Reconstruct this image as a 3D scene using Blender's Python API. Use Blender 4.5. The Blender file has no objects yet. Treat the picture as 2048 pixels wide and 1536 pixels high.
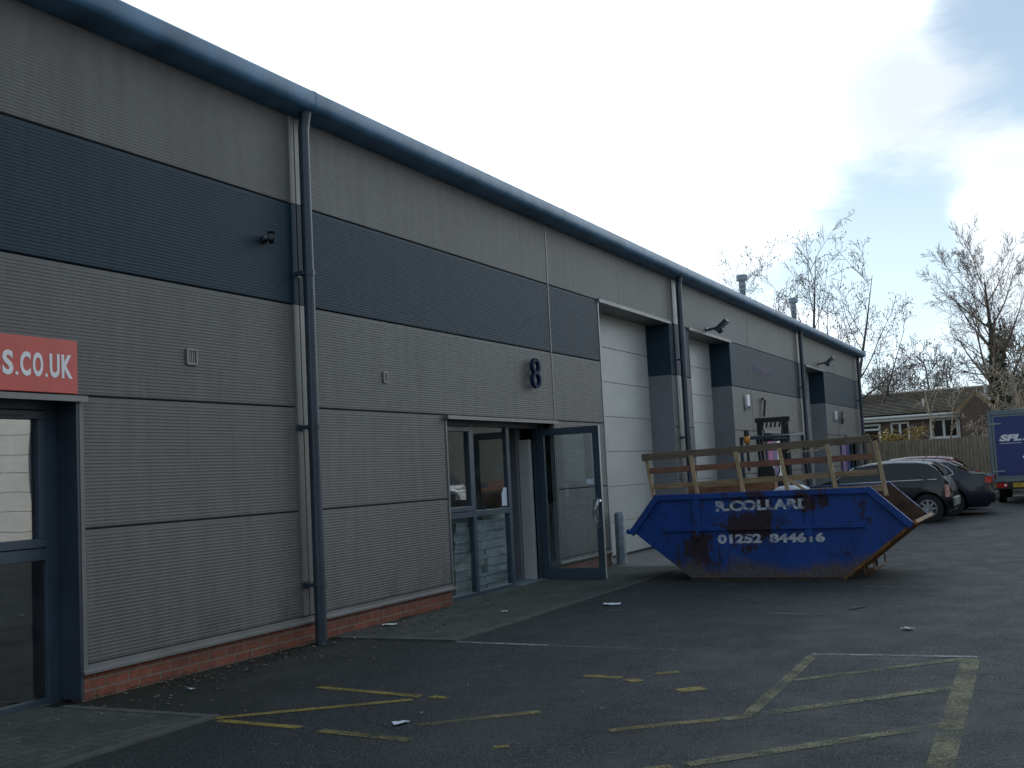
import bpy, math, random
from mathutils import Vector, Matrix
from math import radians as R, sin, cos, pi
sc = bpy.context.scene
col = sc.collection
rng = random.Random(7)
ORG = {}

# ------------------------------------------------------------------ helpers
def tag(o, label=None, cat=None, group=None, kind=None):
    if label: o['label'] = label
    if cat: o['category'] = cat
    if group: o['group'] = group
    if kind: o['kind'] = kind
    return o

def thing(name, loc, label, cat, group=None):
    o = bpy.data.objects.new(name, None); col.objects.link(o)
    o.location = loc; o.empty_display_size = .2
    ORG[o] = Vector(loc)
    return tag(o, label, cat, group)

def dup(root, loc, label=None):
    r = root.copy(); col.objects.link(r); r.location = loc
    if label: r['label'] = label
    for ch in list(root.children):
        c = ch.copy(); col.objects.link(c); c.parent = r
        for g in list(ch.children):
            d = g.copy(); col.objects.link(d); d.parent = c
    return r

class MB:
    """collects geometry in world coordinates; build() links it as ONE mesh object"""
    def __init__(s): s.v = []; s.f = []
    def add(s, vs, fs):
        n = len(s.v); s.v += [tuple(p) for p in vs]; s.f += [tuple(i + n for i in f) for f in fs]; return s
    def box(s, x0, x1, y0, y1, z0, z1):
        return s.add([(x0,y0,z0),(x1,y0,z0),(x1,y1,z0),(x0,y1,z0),(x0,y0,z1),(x1,y0,z1),(x1,y1,z1),(x0,y1,z1)],
              [(0,3,2,1),(4,5,6,7),(0,1,5,4),(1,2,6,5),(2,3,7,6),(3,0,4,7)])
    def obox(s, c, ax, ay, az):
        c = Vector(c); ax = Vector(ax); ay = Vector(ay); az = Vector(az)
        if ax.cross(ay).dot(az) < 0: az = -az
        vs = [c + a*ax + b*ay + d*az for d in (-1,1) for a, b in ((-1,-1),(1,-1),(1,1),(-1,1))]
        return s.add(vs, [(0,3,2,1),(4,5,6,7),(0,1,5,4),(1,2,6,5),(2,3,7,6),(3,0,4,7)])
    def bar(s, p, q, w, h, up=(0,0,1)):
        p = Vector(p); q = Vector(q); d = (q-p).normalized(); u = Vector(up)
        r = d.cross(u)
        if r.length < 1e-4: r = d.cross(Vector((1,0,0)))
        r.normalize(); u = r.cross(d).normalized()
        return s.obox((p+q)/2, (q-p)/2, r*w/2, u*h/2)
    def tube(s, pts, rad, n=8, cap=True):
        pts = [Vector(p) for p in pts]
        if not hasattr(rad, '__len__'): rad = [rad]*len(pts)
        vs = []; fs = []; prev = None
        for i, p in enumerate(pts):
            d = (pts[min(i+1,len(pts)-1)] - pts[max(i-1,0)])
            if d.length < 1e-9: d = Vector((0,0,1))
            d.normalize()
            if prev is None:
                a = d.cross(Vector((0,0,1)))
                if a.length < 1e-3: a = d.cross(Vector((1,0,0)))
            else:
                a = prev - d*prev.dot(d)
                if a.length < 1e-4: a = d.cross(Vector((.3,1,.2)))
            a.normalize(); prev = a; b = d.cross(a)
            for k in range(n):
                t = 2*pi*k/n; vs.append(p + (a*cos(t) + b*sin(t))*rad[i])
        for i in range(len(pts)-1):
            for k in range(n):
                fs.append((i*n+k, i*n+(k+1)%n, (i+1)*n+(k+1)%n, (i+1)*n+k))
        if cap and n > 2:
            fs.append(tuple(range(n-1,-1,-1))); m = (len(pts)-1)*n; fs.append(tuple(range(m, m+n)))
        return s.add(vs, fs)
    def prism(s, poly, axis, a, b):
        """poly: 2-D points in the other two axes (x: y,z / y: x,z / z: x,y)"""
        def P(u, w, t): return {'x': (t,u,w), 'y': (u,t,w), 'z': (u,w,t)}[axis]
        n = len(poly)
        area = sum(poly[i][0]*poly[(i+1)%n][1]-poly[(i+1)%n][0]*poly[i][1] for i in range(n))
        if (area < 0) != (axis == 'y'): poly = poly[::-1]
        lo, hi = min(a,b), max(a,b)
        vs = [P(u,w,lo) for u,w in poly] + [P(u,w,hi) for u,w in poly]
        fs = [tuple(range(n-1,-1,-1)), tuple(range(n,2*n))] + [(i,(i+1)%n,n+(i+1)%n,n+i) for i in range(n)]
        return s.add(vs, fs)
    def quad(s, a, b, c, d): return s.add([a,b,c,d], [(0,1,2,3)])
    def lathe(s, prof, c, axis='z', n=24):
        """prof: (radius, height along axis) closed to the axis if radius 0"""
        vs = []; fs = []; c = Vector(c)
        for r, h in prof:
            for k in range(n):
                t = 2*pi*k/n; u, w = r*cos(t), r*sin(t)
                vs.append(c + Vector({'z': (u,w,h), 'x': (h,u,w), 'y': (w,h,u)}[axis]))
        for i in range(len(prof)-1):
            for k in range(n):
                fs.append((i*n+k, i*n+(k+1)%n, (i+1)*n+(k+1)%n, (i+1)*n+k))
        return s.add(vs, fs)
    def build(s, name, mat, parent=None, smooth=False, bevel=0, seg=2):
        me = bpy.data.meshes.new(name)
        o0 = ORG.get(parent, Vector((0,0,0)))
        own = o0
        if parent is None and s.v:
            xs, ys, zs = zip(*s.v)
            own = Vector(((min(xs)+max(xs))/2, (min(ys)+max(ys))/2, min(zs)))
        me.from_pydata([tuple(Vector(p)-own) for p in s.v], [], s.f)
        me.materials.append(mat)
        o = bpy.data.objects.new(name, me); col.objects.link(o)
        if parent: o.parent = parent
        else: o.location = own
        ORG[o] = own
        if smooth:
            for p in me.polygons: p.use_smooth = True
            if smooth != 'all':
                try: me.set_sharp_from_angle(angle=R(38))
                except Exception: pass
        if bevel:
            b = o.modifiers.new('bevel', 'BEVEL'); b.width = bevel; b.segments = seg; b.limit_method = 'ANGLE'; b.angle_limit = R(40)
        return o

_tc = {}
def text_mesh(txt, extrude=0.0, offset=0.0, shear=0.0):
    c = bpy.data.curves.new('lettering', 'FONT'); c.body = txt; c.extrude = extrude; c.offset = offset; c.shear = shear
    c.resolution_u = 4
    o = bpy.data.objects.new('lettering', c); col.objects.link(o)
    dg = bpy.context.evaluated_depsgraph_get(); dg.update()
    me = bpy.data.meshes.new_from_object(o.evaluated_get(dg))
    vs = [v.co.copy() for v in me.vertices]; fs = [tuple(p.vertices) for p in me.polygons]
    bpy.data.objects.remove(o); bpy.data.curves.remove(c); bpy.data.meshes.remove(me)
    return vs, fs

def lettering(mb, txt, origin, u, w, width, height, depth=.004, offset=.02, shear=0.0):
    """text fitted in width x height; u = reading direction, w = up direction, faces along u x w"""
    vs, fs = text_mesh(txt, .5, offset, shear)
    x0 = min(v.x for v in vs); x1 = max(v.x for v in vs); y0 = min(v.y for v in vs); y1 = max(v.y for v in vs)
    u = Vector(u).normalized(); w = Vector(w).normalized(); n = u.cross(w); o = Vector(origin)
    out = [o + u*((v.x-x0)/(x1-x0)*width) + w*((v.y-y0)/(y1-y0)*height) + n*((v.z+.5)*depth) for v in vs]
    mb.add(out, fs); return mb

# ------------------------------------------------------------------ materials
def nodes(name):
    m = bpy.data.materials.new(name); m.use_nodes = True
    nt = m.node_tree; b = nt.nodes['Principled BSDF']
    return m, nt, b, nt.nodes['Material Output']
def N(nt, t, **kw):
    n = nt.nodes.new(t)
    for k, v in kw.items():
        if k in n.inputs: n.inputs[k].default_value = v
        else: setattr(n, k, v)
    return n
def L(nt, a, b): nt.links.new(a, b)
def coord(nt, scale=(1,1,1), loc=(0,0,0), kind='Object'):
    t = nt.nodes.new('ShaderNodeTexCoord'); m = N(nt, 'ShaderNodeMapping'); m.inputs['Scale'].default_value = scale
    m.inputs['Location'].default_value = loc
    if kind == 'World':
        g = nt.nodes.new('ShaderNodeNewGeometry'); L(nt, g.outputs['Position'], m.inputs['Vector'])
    else: L(nt, t.outputs[kind], m.inputs['Vector'])
    return m.outputs['Vector']
def ramp(nt, fac, stops, interp='LINEAR'):
    r = N(nt, 'ShaderNodeValToRGB'); r.color_ramp.interpolation = interp
    e = r.color_ramp.elements
    while len(e) < len(stops): e.new(.5)
    for i, (p, c) in enumerate(stops):
        e[i].position = p; e[i].color = c if len(c) == 4 else (*c, 1)
    L(nt, fac, r.inputs['Fac']); return r.outputs['Color']
def noise(nt, vec, scale, detail=4, rough=.55, dist=0):
    n = N(nt, 'ShaderNodeTexNoise', Scale=scale, Detail=detail, Roughness=rough, Distortion=dist); L(nt, vec, n.inputs['Vector'])
    return n.outputs['Fac']
def mix(nt, fac, a, b, mode='MIX'):
    m = N(nt, 'ShaderNodeMix', data_type='RGBA', blend_type=mode, clamp_factor=False)
    for s, v in ((m.inputs[0], fac), (m.inputs[6], a), (m.inputs[7], b)):
        if hasattr(v, 'node'): L(nt, v, s)
        elif isinstance(v, (int, float)): s.default_value = v
        else: s.default_value = (*v, 1) if len(v) == 3 else v
    return m.outputs[2]
def math_(nt, op, a, b=None, c=None, clamp=False):
    m = N(nt, 'ShaderNodeMath', operation=op, use_clamp=clamp)
    for i, v in enumerate((a, b, c)):
        if v is None: continue
        if hasattr(v, 'node'): L(nt, v, m.inputs[i])
        else: m.inputs[i].default_value = v
    return m.outputs[0]
def bump(nt, b, h, strength=.3, dist=.01):
    n = N(nt, 'ShaderNodeBump', Strength=strength, Distance=dist); L(nt, h, n.inputs['Height']); L(nt, n.outputs['Normal'], b.inputs['Normal'])
def scl(c, k): return tuple(x*k for x in c)

def plain(name, c, rough=.55, metal=0, var=.25, scale=4, bmp=0, bscale=60, spec=.5, stretch=(1,1,1), c2=None, coat=0):
    m, nt, b, o = nodes(name)
    v = coord(nt, stretch, kind='World')
    n1 = noise(nt, v, scale, 5)
    colr = ramp(nt, n1, [(.3, scl(c, 1-var)), (.7, scl(c2 or c, 1+var if c2 is None else 1))])
    L(nt, colr, b.inputs['Base Color'])
    b.inputs['Roughness'].default_value = rough; b.inputs['Metallic'].default_value = metal
    b.inputs['Specular IOR Level'].default_value = spec
    if coat: b.inputs['Coat Weight'].default_value = coat; b.inputs['Coat Roughness'].default_value = .03
    rr = N(nt, 'ShaderNodeMapRange'); L(nt, noise(nt, v, scale*2.3, 4), rr.inputs[0]); rr.inputs[3].default_value = max(rough-.1,.02); rr.inputs[4].default_value = min(rough+.1,1)
    L(nt, rr.outputs[0], b.inputs['Roughness'])
    if bmp: bump(nt, b, noise(nt, v, bscale, 4), bmp, .01)
    return m

def cladding_mat(name, c, rough):
    m, nt, b, o = nodes(name)
    v = coord(nt, kind='World')
    big = noise(nt, v, .35, 4)
    vs = coord(nt, (5.0, 1, .35), kind='World')
    streak = noise(nt, vs, 1.6, 6, .6)
    fine = noise(nt, v, 9, 5)
    c1 = ramp(nt, big, [(.3, scl(c, .9)), (.7, scl(c, 1.1))])
    st = ramp(nt, streak, [(.36, (.90,.90,.89)), (.6, (1.03,1.03,1.03))])
    fi = ramp(nt, fine, [(.3, (.93,.93,.92)), (.7, (1.04,1.04,1.04))])
    x = mix(nt, 1, mix(nt, 1, c1, st, 'MULTIPLY'), fi, 'MULTIPLY')
    # green-brown splash dirt along the foot of the wall
    g = nt.nodes.new('ShaderNodeNewGeometry'); sp = N(nt, 'ShaderNodeSeparateXYZ'); L(nt, g.outputs['Position'], sp.inputs[0])
    lo = N(nt, 'ShaderNodeMapRange'); L(nt, sp.outputs['Z'], lo.inputs[0]); lo.inputs[1].default_value = .25; lo.inputs[2].default_value = .62; lo.inputs[3].default_value = 1; lo.inputs[4].default_value = 0
    d = math_(nt, 'MULTIPLY', lo.outputs[0], ramp(nt, noise(nt, v, 2.2, 6, .65), [(.48, (0,0,0)), (.66, (1,1,1))]))
    x = mix(nt, math_(nt, 'MULTIPLY', d, .55), x, (.035,.036,.02))
    L(nt, x, b.inputs['Base Color']); b.inputs['Roughness'].default_value = rough
    b.inputs['Specular IOR Level'].default_value = .25
    return m

def brick_mat(name, c1, c2, mortar, bw, bh, mo=.01, swap='xz', moss=0, rough=.85):
    m, nt, b, o = nodes(name)
    t = nt.nodes.new('ShaderNodeNewGeometry'); sp = N(nt, 'ShaderNodeSeparateXYZ'); L(nt, t.outputs['Position'], sp.inputs[0])
    cb = N(nt, 'ShaderNodeCombineXYZ')
    a, bb = {'xz': ('X','Z'), 'yz': ('Y','Z'), 'xy': ('X','Y')}[swap]
    L(nt, sp.outputs[a], cb.inputs[0]); L(nt, sp.outputs[bb], cb.inputs[1])
    br = N(nt, 'ShaderNodeTexBrick', Scale=1.0); br.inputs['Brick Width'].default_value = bw; br.inputs['Row Height'].default_value = bh
    br.inputs['Mortar Size'].default_value = mo; br.inputs['Mortar Smooth'].default_value = .3; br.inputs['Bias'].default_value = 0
    br.inputs['Color1'].default_value = (*c1,1); br.inputs['Color2'].default_value = (*c2,1); br.inputs['Mortar'].default_value = (*mortar,1)
    L(nt, cb.outputs[0], br.inputs['Vector'])
    v = coord(nt, kind='World')
    f = ramp(nt, noise(nt, v, 14, 6), [(.3, (.72,.72,.72)), (.7, (1.15,1.15,1.15))])
    x = mix(nt, 1, br.outputs['Color'], f, 'MULTIPLY')
    if moss:
        mk = ramp(nt, noise(nt, v, 1.6, 7, .65), [(.42, (0,0,0)), (.68, (1,1,1))])
        x = mix(nt, math_(nt, 'MULTIPLY', mk, moss), x, (.022,.03,.016))
    L(nt, x, b.inputs['Base Color']); b.inputs['Roughness'].default_value = rough
    bump(nt, b, math_(nt, 'SUBTRACT', math_(nt, 'MULTIPLY', noise(nt, v, 60, 4), .3), br.outputs['Fac']), .5, .006)
    return m

def glass_mat(name, tint=(.75,.82,.82), k=1.6, base=.04):
    m, nt, b, o = nodes(name); nt.nodes.remove(b)
    lw = N(nt, 'ShaderNodeLayerWeight', Blend=.5); fr = math_(nt, 'MULTIPLY_ADD', math_(nt, 'POWER', lw.outputs['Facing'], 5), .96, .04)
    g = N(nt, 'ShaderNodeBsdfGlossy', Roughness=.0, Color=(.95,.97,1,1)); t = N(nt, 'ShaderNodeBsdfTransparent', Color=(*tint,1))
    v = coord(nt, kind='World')
    bp = N(nt, 'ShaderNodeBump', Strength=.05, Distance=.02); L(nt, noise(nt, v, 1.8, 1), bp.inputs['Height'])
    L(nt, bp.outputs[0], g.inputs['Normal'])
    ms = N(nt, 'ShaderNodeMixShader')
    L(nt, math_(nt, 'ADD', math_(nt, 'MULTIPLY', fr, k), base, clamp=True), ms.inputs[0])
    L(nt, t.outputs[0], ms.inputs[1]); L(nt, g.outputs[0], ms.inputs[2])
    # a film of dust on the glass
    df = N(nt, 'ShaderNodeBsdfDiffuse', Color=(.25,.27,.26,1)); m2 = N(nt, 'ShaderNodeMixShader')
    L(nt, ramp(nt, noise(nt, v, 3, 6, .7), [(.45, (.01,.01,.01)), (.8, (.14,.14,.14))]), m2.inputs[0])
    L(nt, ms.outputs[0], m2.inputs[1]); L(nt, df.outputs[0], m2.inputs[2])
    L(nt, m2.outputs[0], o.inputs['Surface'])
    return m

def paint_line_mat(name, c, thr=.5, soft=.12, sc_=5, c2=None):
    m, nt, b, o = nodes(name)
    v = coord(nt, kind='World')
    n = math_(nt, 'ADD', math_(nt, 'MULTIPLY', noise(nt, v, sc_, 7, .7), .55), math_(nt, 'MULTIPLY', noise(nt, v, 70, 4, .75), .45))
    a = ramp(nt, n, [(thr-soft, (0,0,0)), (thr+soft, (1,1,1))])
    L(nt, ramp(nt, noise(nt, v, 30, 4), [(.3, scl(c,.6)), (.7, c)]), b.inputs['Base Color'])
    b.inputs['Roughness'].default_value = .7
    L(nt, math_(nt, 'MULTIPLY', a, .9), b.inputs['Alpha'])
    return m

MT = {}
MT['clad'] = cladding_mat('grey_cladding', (.142,.139,.133), .55)
MT['band'] = cladding_mat('dark_cladding', (.017,.038,.056), .6)
MT['flash'] = plain('grey_flashing', (.155,.152,.146), .45, var=.15, scale=2)
MT['trim'] = plain('grey_joint_trim', (.20,.195,.185), .45, var=.15, scale=2)
MT['flashlt'] = plain('light_flashing', (.42,.42,.40), .4, var=.15, scale=2)
MT['reveal'] = plain('grey_reveal', (.17,.18,.19), .55, var=.1, scale=1.5)
MT['bluegrey'] = plain('bluegrey_frame', (.040,.062,.085), .4, var=.15, scale=3)
MT['gutter'] = plain('bluegrey_gutter', (.07,.155,.25), .42, spec=.3, var=.35, scale=1.7, stretch=(1.5,1,1))
MT['pipe'] = plain('dark_downpipe', (.032,.045,.062), .35, var=.25, scale=3)
MT['roof'] = plain('roof_sheet', (.16,.19,.22), .5, var=.15)
MT['door'] = plain('white_door', (.38,.39,.375), .5, var=.08, scale=1.2, stretch=(1,1,2.5))
MT['brick'] = brick_mat('red_brick', (.27,.085,.05), (.20,.06,.035), (.20,.15,.12), .225, .075, .009, moss=.35)
MT['brick2'] = brick_mat('brown_brick', (.15,.09,.065), (.11,.065,.05), (.2,.18,.16), .225, .075, swap='yz')
MT['brick3'] = brick_mat('red_brick_opposite', (.27,.085,.05), (.20,.06,.035), (.20,.15,.12), .225, .075, .009)
MT['pave'] = brick_mat('block_paving', (.078,.090,.078), (.052,.062,.056), (.025,.028,.02), .2, .1, .006, swap='xy', moss=.7)
MT['kerb'] = plain('edging_block', (.075,.077,.068), .85, var=.3, scale=8, bmp=.3)
MT['conc'] = plain('concrete', (.15,.15,.145), .8, var=.25, scale=2, bmp=.3)
MT['glass'] = glass_mat('window_glass', (.86,.91,.91), k=1.1, base=.015)
MT['glassr'] = glass_mat('coated_window_glass', (.5,.55,.54), k=2.2, base=.13)
MT['cglass'] = plain('car_glass', (.008,.012,.014), .06, var=.1, spec=.5)
MT['black'] = plain('black_plastic', (.012,.012,.013), .5)
MT['tyre'] = plain('tyre_rubber', (.014,.014,.014), .8)
MT['rim'] = plain('alloy_rim', (.45,.45,.46), .3, metal=.8)
MT['steel'] = plain('galvanised_steel', (.22,.26,.29), .45, metal=.35, var=.25, scale=12)
MT['white'] = plain('white_plastic', (.72,.73,.74), .4, var=.06)
MT['upvc'] = plain('white_upvc', (.68,.69,.68), .4, var=.06)
MT['paper'] = plain('paper', (.62,.66,.74), .8, var=.2, scale=30)
MT['red'] = plain('red_sign', (.56,.085,.065), .45, var=.08)
MT['signwhite'] = plain('sign_white', (.78,.78,.78), .5, var=.04)
MT['blue8'] = plain('blue_letter', (.012,.024,.06), .7, var=.15, spec=.15)
MT['dkletter'] = plain('dark_letter', (.05,.042,.05), .5, var=.2)
MT['lilac'] = plain('faded_lilac', (.17,.10,.24), .6, var=.15)
MT['pink'] = plain('pink_print', (.38,.09,.24), .6, var=.15)
MT['amber'] = plain('amber_lens', (.5,.22,.03), .25)
MT['redlens'] = plain('red_lens', (.42,.02,.02), .15, var=.1)
MT['lamp'] = plain('pink_clear_lens', (.42,.22,.19), .15, var=.5, scale=14)
MT['trim_painted_glint'] = plain('bright_trim_painted_glint', (.75,.76,.78), .3, metal=.2, var=.05)  # window trim; also paints the sky glint on car roof edges
MT['chrome'] = plain('chrome', (.7,.7,.7), .12, metal=1, var=.05)
MT['cpblack'] = plain('black_car_paint', (.008,.010,.012), .25, var=.1, coat=.35, spec=.35)
MT['cpnavy'] = plain('dark_blue_car_paint', (.010,.013,.022), .25, var=.1, coat=.35, spec=.35)
MT['cpred'] = plain('dark_red_car_paint', (.16,.015,.02), .25, var=.1, coat=.35, spec=.35)
MT['cpwhite'] = plain('white_van_paint', (.72,.72,.70), .3, var=.05, coat=1)
MT['cpdull'] = plain('dark_bumper_grey', (.12,.125,.12), .5, var=.2)
MT['truckblue'] = plain('blue_truck_panel', (.018,.035,.16), .4, var=.12)
MT['alu'] = plain('aluminium_frame', (.15,.18,.19), .45, metal=.3, var=.15)
MT['plate'] = plain('yellow_plate', (.62,.38,.02), .5, var=.05)
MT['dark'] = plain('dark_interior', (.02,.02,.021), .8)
MT['inwall'] = plain('painted_inner_wall', (.12,.12,.118), .8, var=.15)
MT['cream'] = plain('pale_board', (.46,.45,.42), .7, var=.08)
MT['card'] = plain('grey_tray', (.45,.47,.47), .7, var=.2, scale=7)
MT['leafyellow'] = plain('yellow_leaves', (.28,.20,.045), .6, var=.45, scale=9)
MT['ivy'] = plain('ivy_leaves', (.025,.05,.018), .5, var=.5, scale=6)
MT['bark'] = plain('grey_bark', (.17,.155,.14), .9, var=.35, scale=8)
MT['barkdark'] = plain('dark_bark', (.075,.066,.06), .9, var=.35, scale=8)
MT['barkpale'] = plain('pale_bark', (.36,.30,.23), .85, var=.35, scale=8)
MT['barkbrown'] = plain('brown_bark', (.14,.105,.082), .9, var=.35, scale=8)
MT['lawn'] = plain('garden_grass', (.04,.06,.02), .9, var=.4, scale=2, bmp=.5)
MT['clear'] = glass_mat('plastic_film', (.8,.84,.85), k=2, base=.12)

def tile_mat():
    m, nt, b, o = nodes('concrete_tile')
    v = coord(nt, kind='World')
    x = mix(nt, ramp(nt, noise(nt, v, 3, 6), [(.35, (0,0,0)), (.7, (1,1,1))]), (.22,.195,.155), (.33,.30,.24))
    x = mix(nt, ramp(nt, noise(nt, v, 9, 6, .7), [(.55, (0,0,0)), (.75, (1,1,1))]), x, (.30,.28,.20))
    L(nt, x, b.inputs['Base Color']); b.inputs['Roughness'].default_value = .8; bump(nt, b, noise(nt, v, 30, 3), .4, .01)
    return m
MT['tile'] = tile_mat()

def wood_mat(name, c, along, var=.35, grime=.5):
    m, nt, b, o = nodes(name)
    st = {'y': (14, 1.2, 14), 'z': (14, 14, 1.0), 'x': (1.2, 14, 14)}[along]
    v = coord(nt, st, kind='World'); v2 = coord(nt, kind='World')
    g = noise(nt, v, 3, 6, .6, .4)
    x = ramp(nt, g, [(.3, scl(c, 1-var)), (.68, scl(c, 1+var))])
    x = mix(nt, math_(nt, 'MULTIPLY', ramp(nt, noise(nt, v2, 3.3, 6, .65), [(.45, (0,0,0)), (.7, (1,1,1))]), grime), x, scl(c, .35))
    L(nt, x, b.inputs['Base Color']); b.inputs['Roughness'].default_value = .85; bump(nt, b, g, .4, .004)
    return m
MT['wtop'] = wood_mat('weathered_board', (.15,.115,.08), 'y')
MT['wred'] = wood_mat('red_brown_board', (.21,.10,.062), 'y')
MT['wtan'] = wood_mat('tan_board', (.29,.20,.11), 'y')
MT['wpost'] = wood_mat('pale_post', (.40,.29,.165), 'z')
MT['fence'] = wood_mat('fence_board', (.225,.19,.135), 'z', .5, .35)

def asphalt_mat():
    m, nt, b, o = nodes('asphalt')
    v = coord(nt, kind='World')
    sp = noise(nt, v, 62, 3, .8); sp2 = noise(nt, v, 17, 5, .8); big = noise(nt, v, .32, 6, .6); mid = noise(nt, v, 2.1, 7, .65)
    vo = N(nt, 'ShaderNodeTexVoronoi', Scale=60.0); L(nt, v, vo.inputs['Vector'])
    a = ramp(nt, sp, [(.38, (.003,.004,.005)), (.52, (.021,.0245,.028)), (.64, (.098,.108,.114))])
    a = mix(nt, 1, a, ramp(nt, sp2, [(.36, (.42,.44,.44)), (.64, (1.5,1.5,1.47))]), 'MULTIPLY')
    chips = math_(nt, 'LESS_THAN', vo.outputs['Distance'], .26)
    pick = N(nt, 'ShaderNodeSeparateColor'); L(nt, vo.outputs['Color'], pick.inputs[0])
    chips = math_(nt, 'MULTIPLY', chips, math_(nt, 'GREATER_THAN', pick.outputs[0], .82))
    a = mix(nt, chips, a, (.15,.15,.145))
    a = mix(nt, 1, a, ramp(nt, big, [(.3, (.55,.60,.62)), (.68, (1.32,1.32,1.30))]), 'MULTIPLY')
    a = mix(nt, 1, a, ramp(nt, mid, [(.3, (.66,.70,.68)), (.7, (1.14,1.2,1.19))]), 'MULTIPLY')
    # hairline cracks
    wv = noise(nt, v, 1.4, 4); ck = N(nt, 'ShaderNodeTexVoronoi', feature='DISTANCE_TO_EDGE', Scale=.55)
    wm = N(nt, 'ShaderNodeVectorMath', operation='ADD'); L(nt, v, wm.inputs[0]); L(nt, N(nt, 'ShaderNodeTexNoise', Scale=1.7, Detail=5.0).outputs['Color'], wm.inputs[1]); L(nt, wm.outputs[0], ck.inputs['Vector'])
    crack = math_(nt, 'MULTIPLY', math_(nt, 'LESS_THAN', ck.outputs['Distance'], .006), math_(nt, 'GREATER_THAN', wv, .53))
    a = mix(nt, math_(nt, 'MULTIPLY', crack, .8), a, (.008,.008,.008))
    # oil drips and tyre-polished patches
    oil = ramp(nt, noise(nt, v, .9, 3, .4), [(.66, (0,0,0)), (.74, (1,1,1))])
    a = mix(nt, math_(nt, 'MULTIPLY', oil, .6), a, (.010,.010,.011))
    # moss and wet dirt in the strip at the foot of the wall
    g = nt.nodes.new('ShaderNodeNewGeometry'); s = N(nt, 'ShaderNodeSeparateXYZ'); L(nt, g.outputs['Position'], s.inputs[0])
    mr = N(nt, 'ShaderNodeMapRange'); L(nt, math_(nt, 'ADD', s.outputs['Y'], math_(nt, 'MULTIPLY', mid, 1.8)), mr.inputs[0])
    mr.inputs[1].default_value = -1.2; mr.inputs[2].default_value = .7
    a = mix(nt, math_(nt, 'MULTIPLY', mr.outputs[0], .75), a, (.012,.014,.009))
    gm = math_(nt, 'MULTIPLY', ramp(nt, noise(nt, v, .55, 6, .65), [(.46, (0,0,0)), (.66, (1,1,1))]), .38)
    a = mix(nt, gm, a, (.017,.025,.017))
    # pale uneven patches, drawn out along the wall
    pale = math_(nt, 'MULTIPLY', ramp(nt, noise(nt, coord(nt, (.5,1,1), kind='World'), .75, 5, .6), [(.52, (0,0,0)), (.72, (1,1,1))]), .42)
    a = mix(nt, pale, a, (.075,.078,.08))
    L(nt, a, b.inputs['Base Color'])
    L(nt, ramp(nt, mid, [(.3, (.55,.55,.55)), (.7, (.85,.85,.85))]), b.inputs['Roughness'])
    b.inputs['Specular IOR Level'].default_value = .35
    bump(nt, b, math_(nt, 'ADD', math_(nt, 'ADD', sp, math_(nt, 'MULTIPLY', sp2, .8)), math_(nt, 'MULTIPLY', vo.outputs['Distance'], .5)), .8, .012)
    return m
MT['asphalt'] = asphalt_mat()

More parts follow.
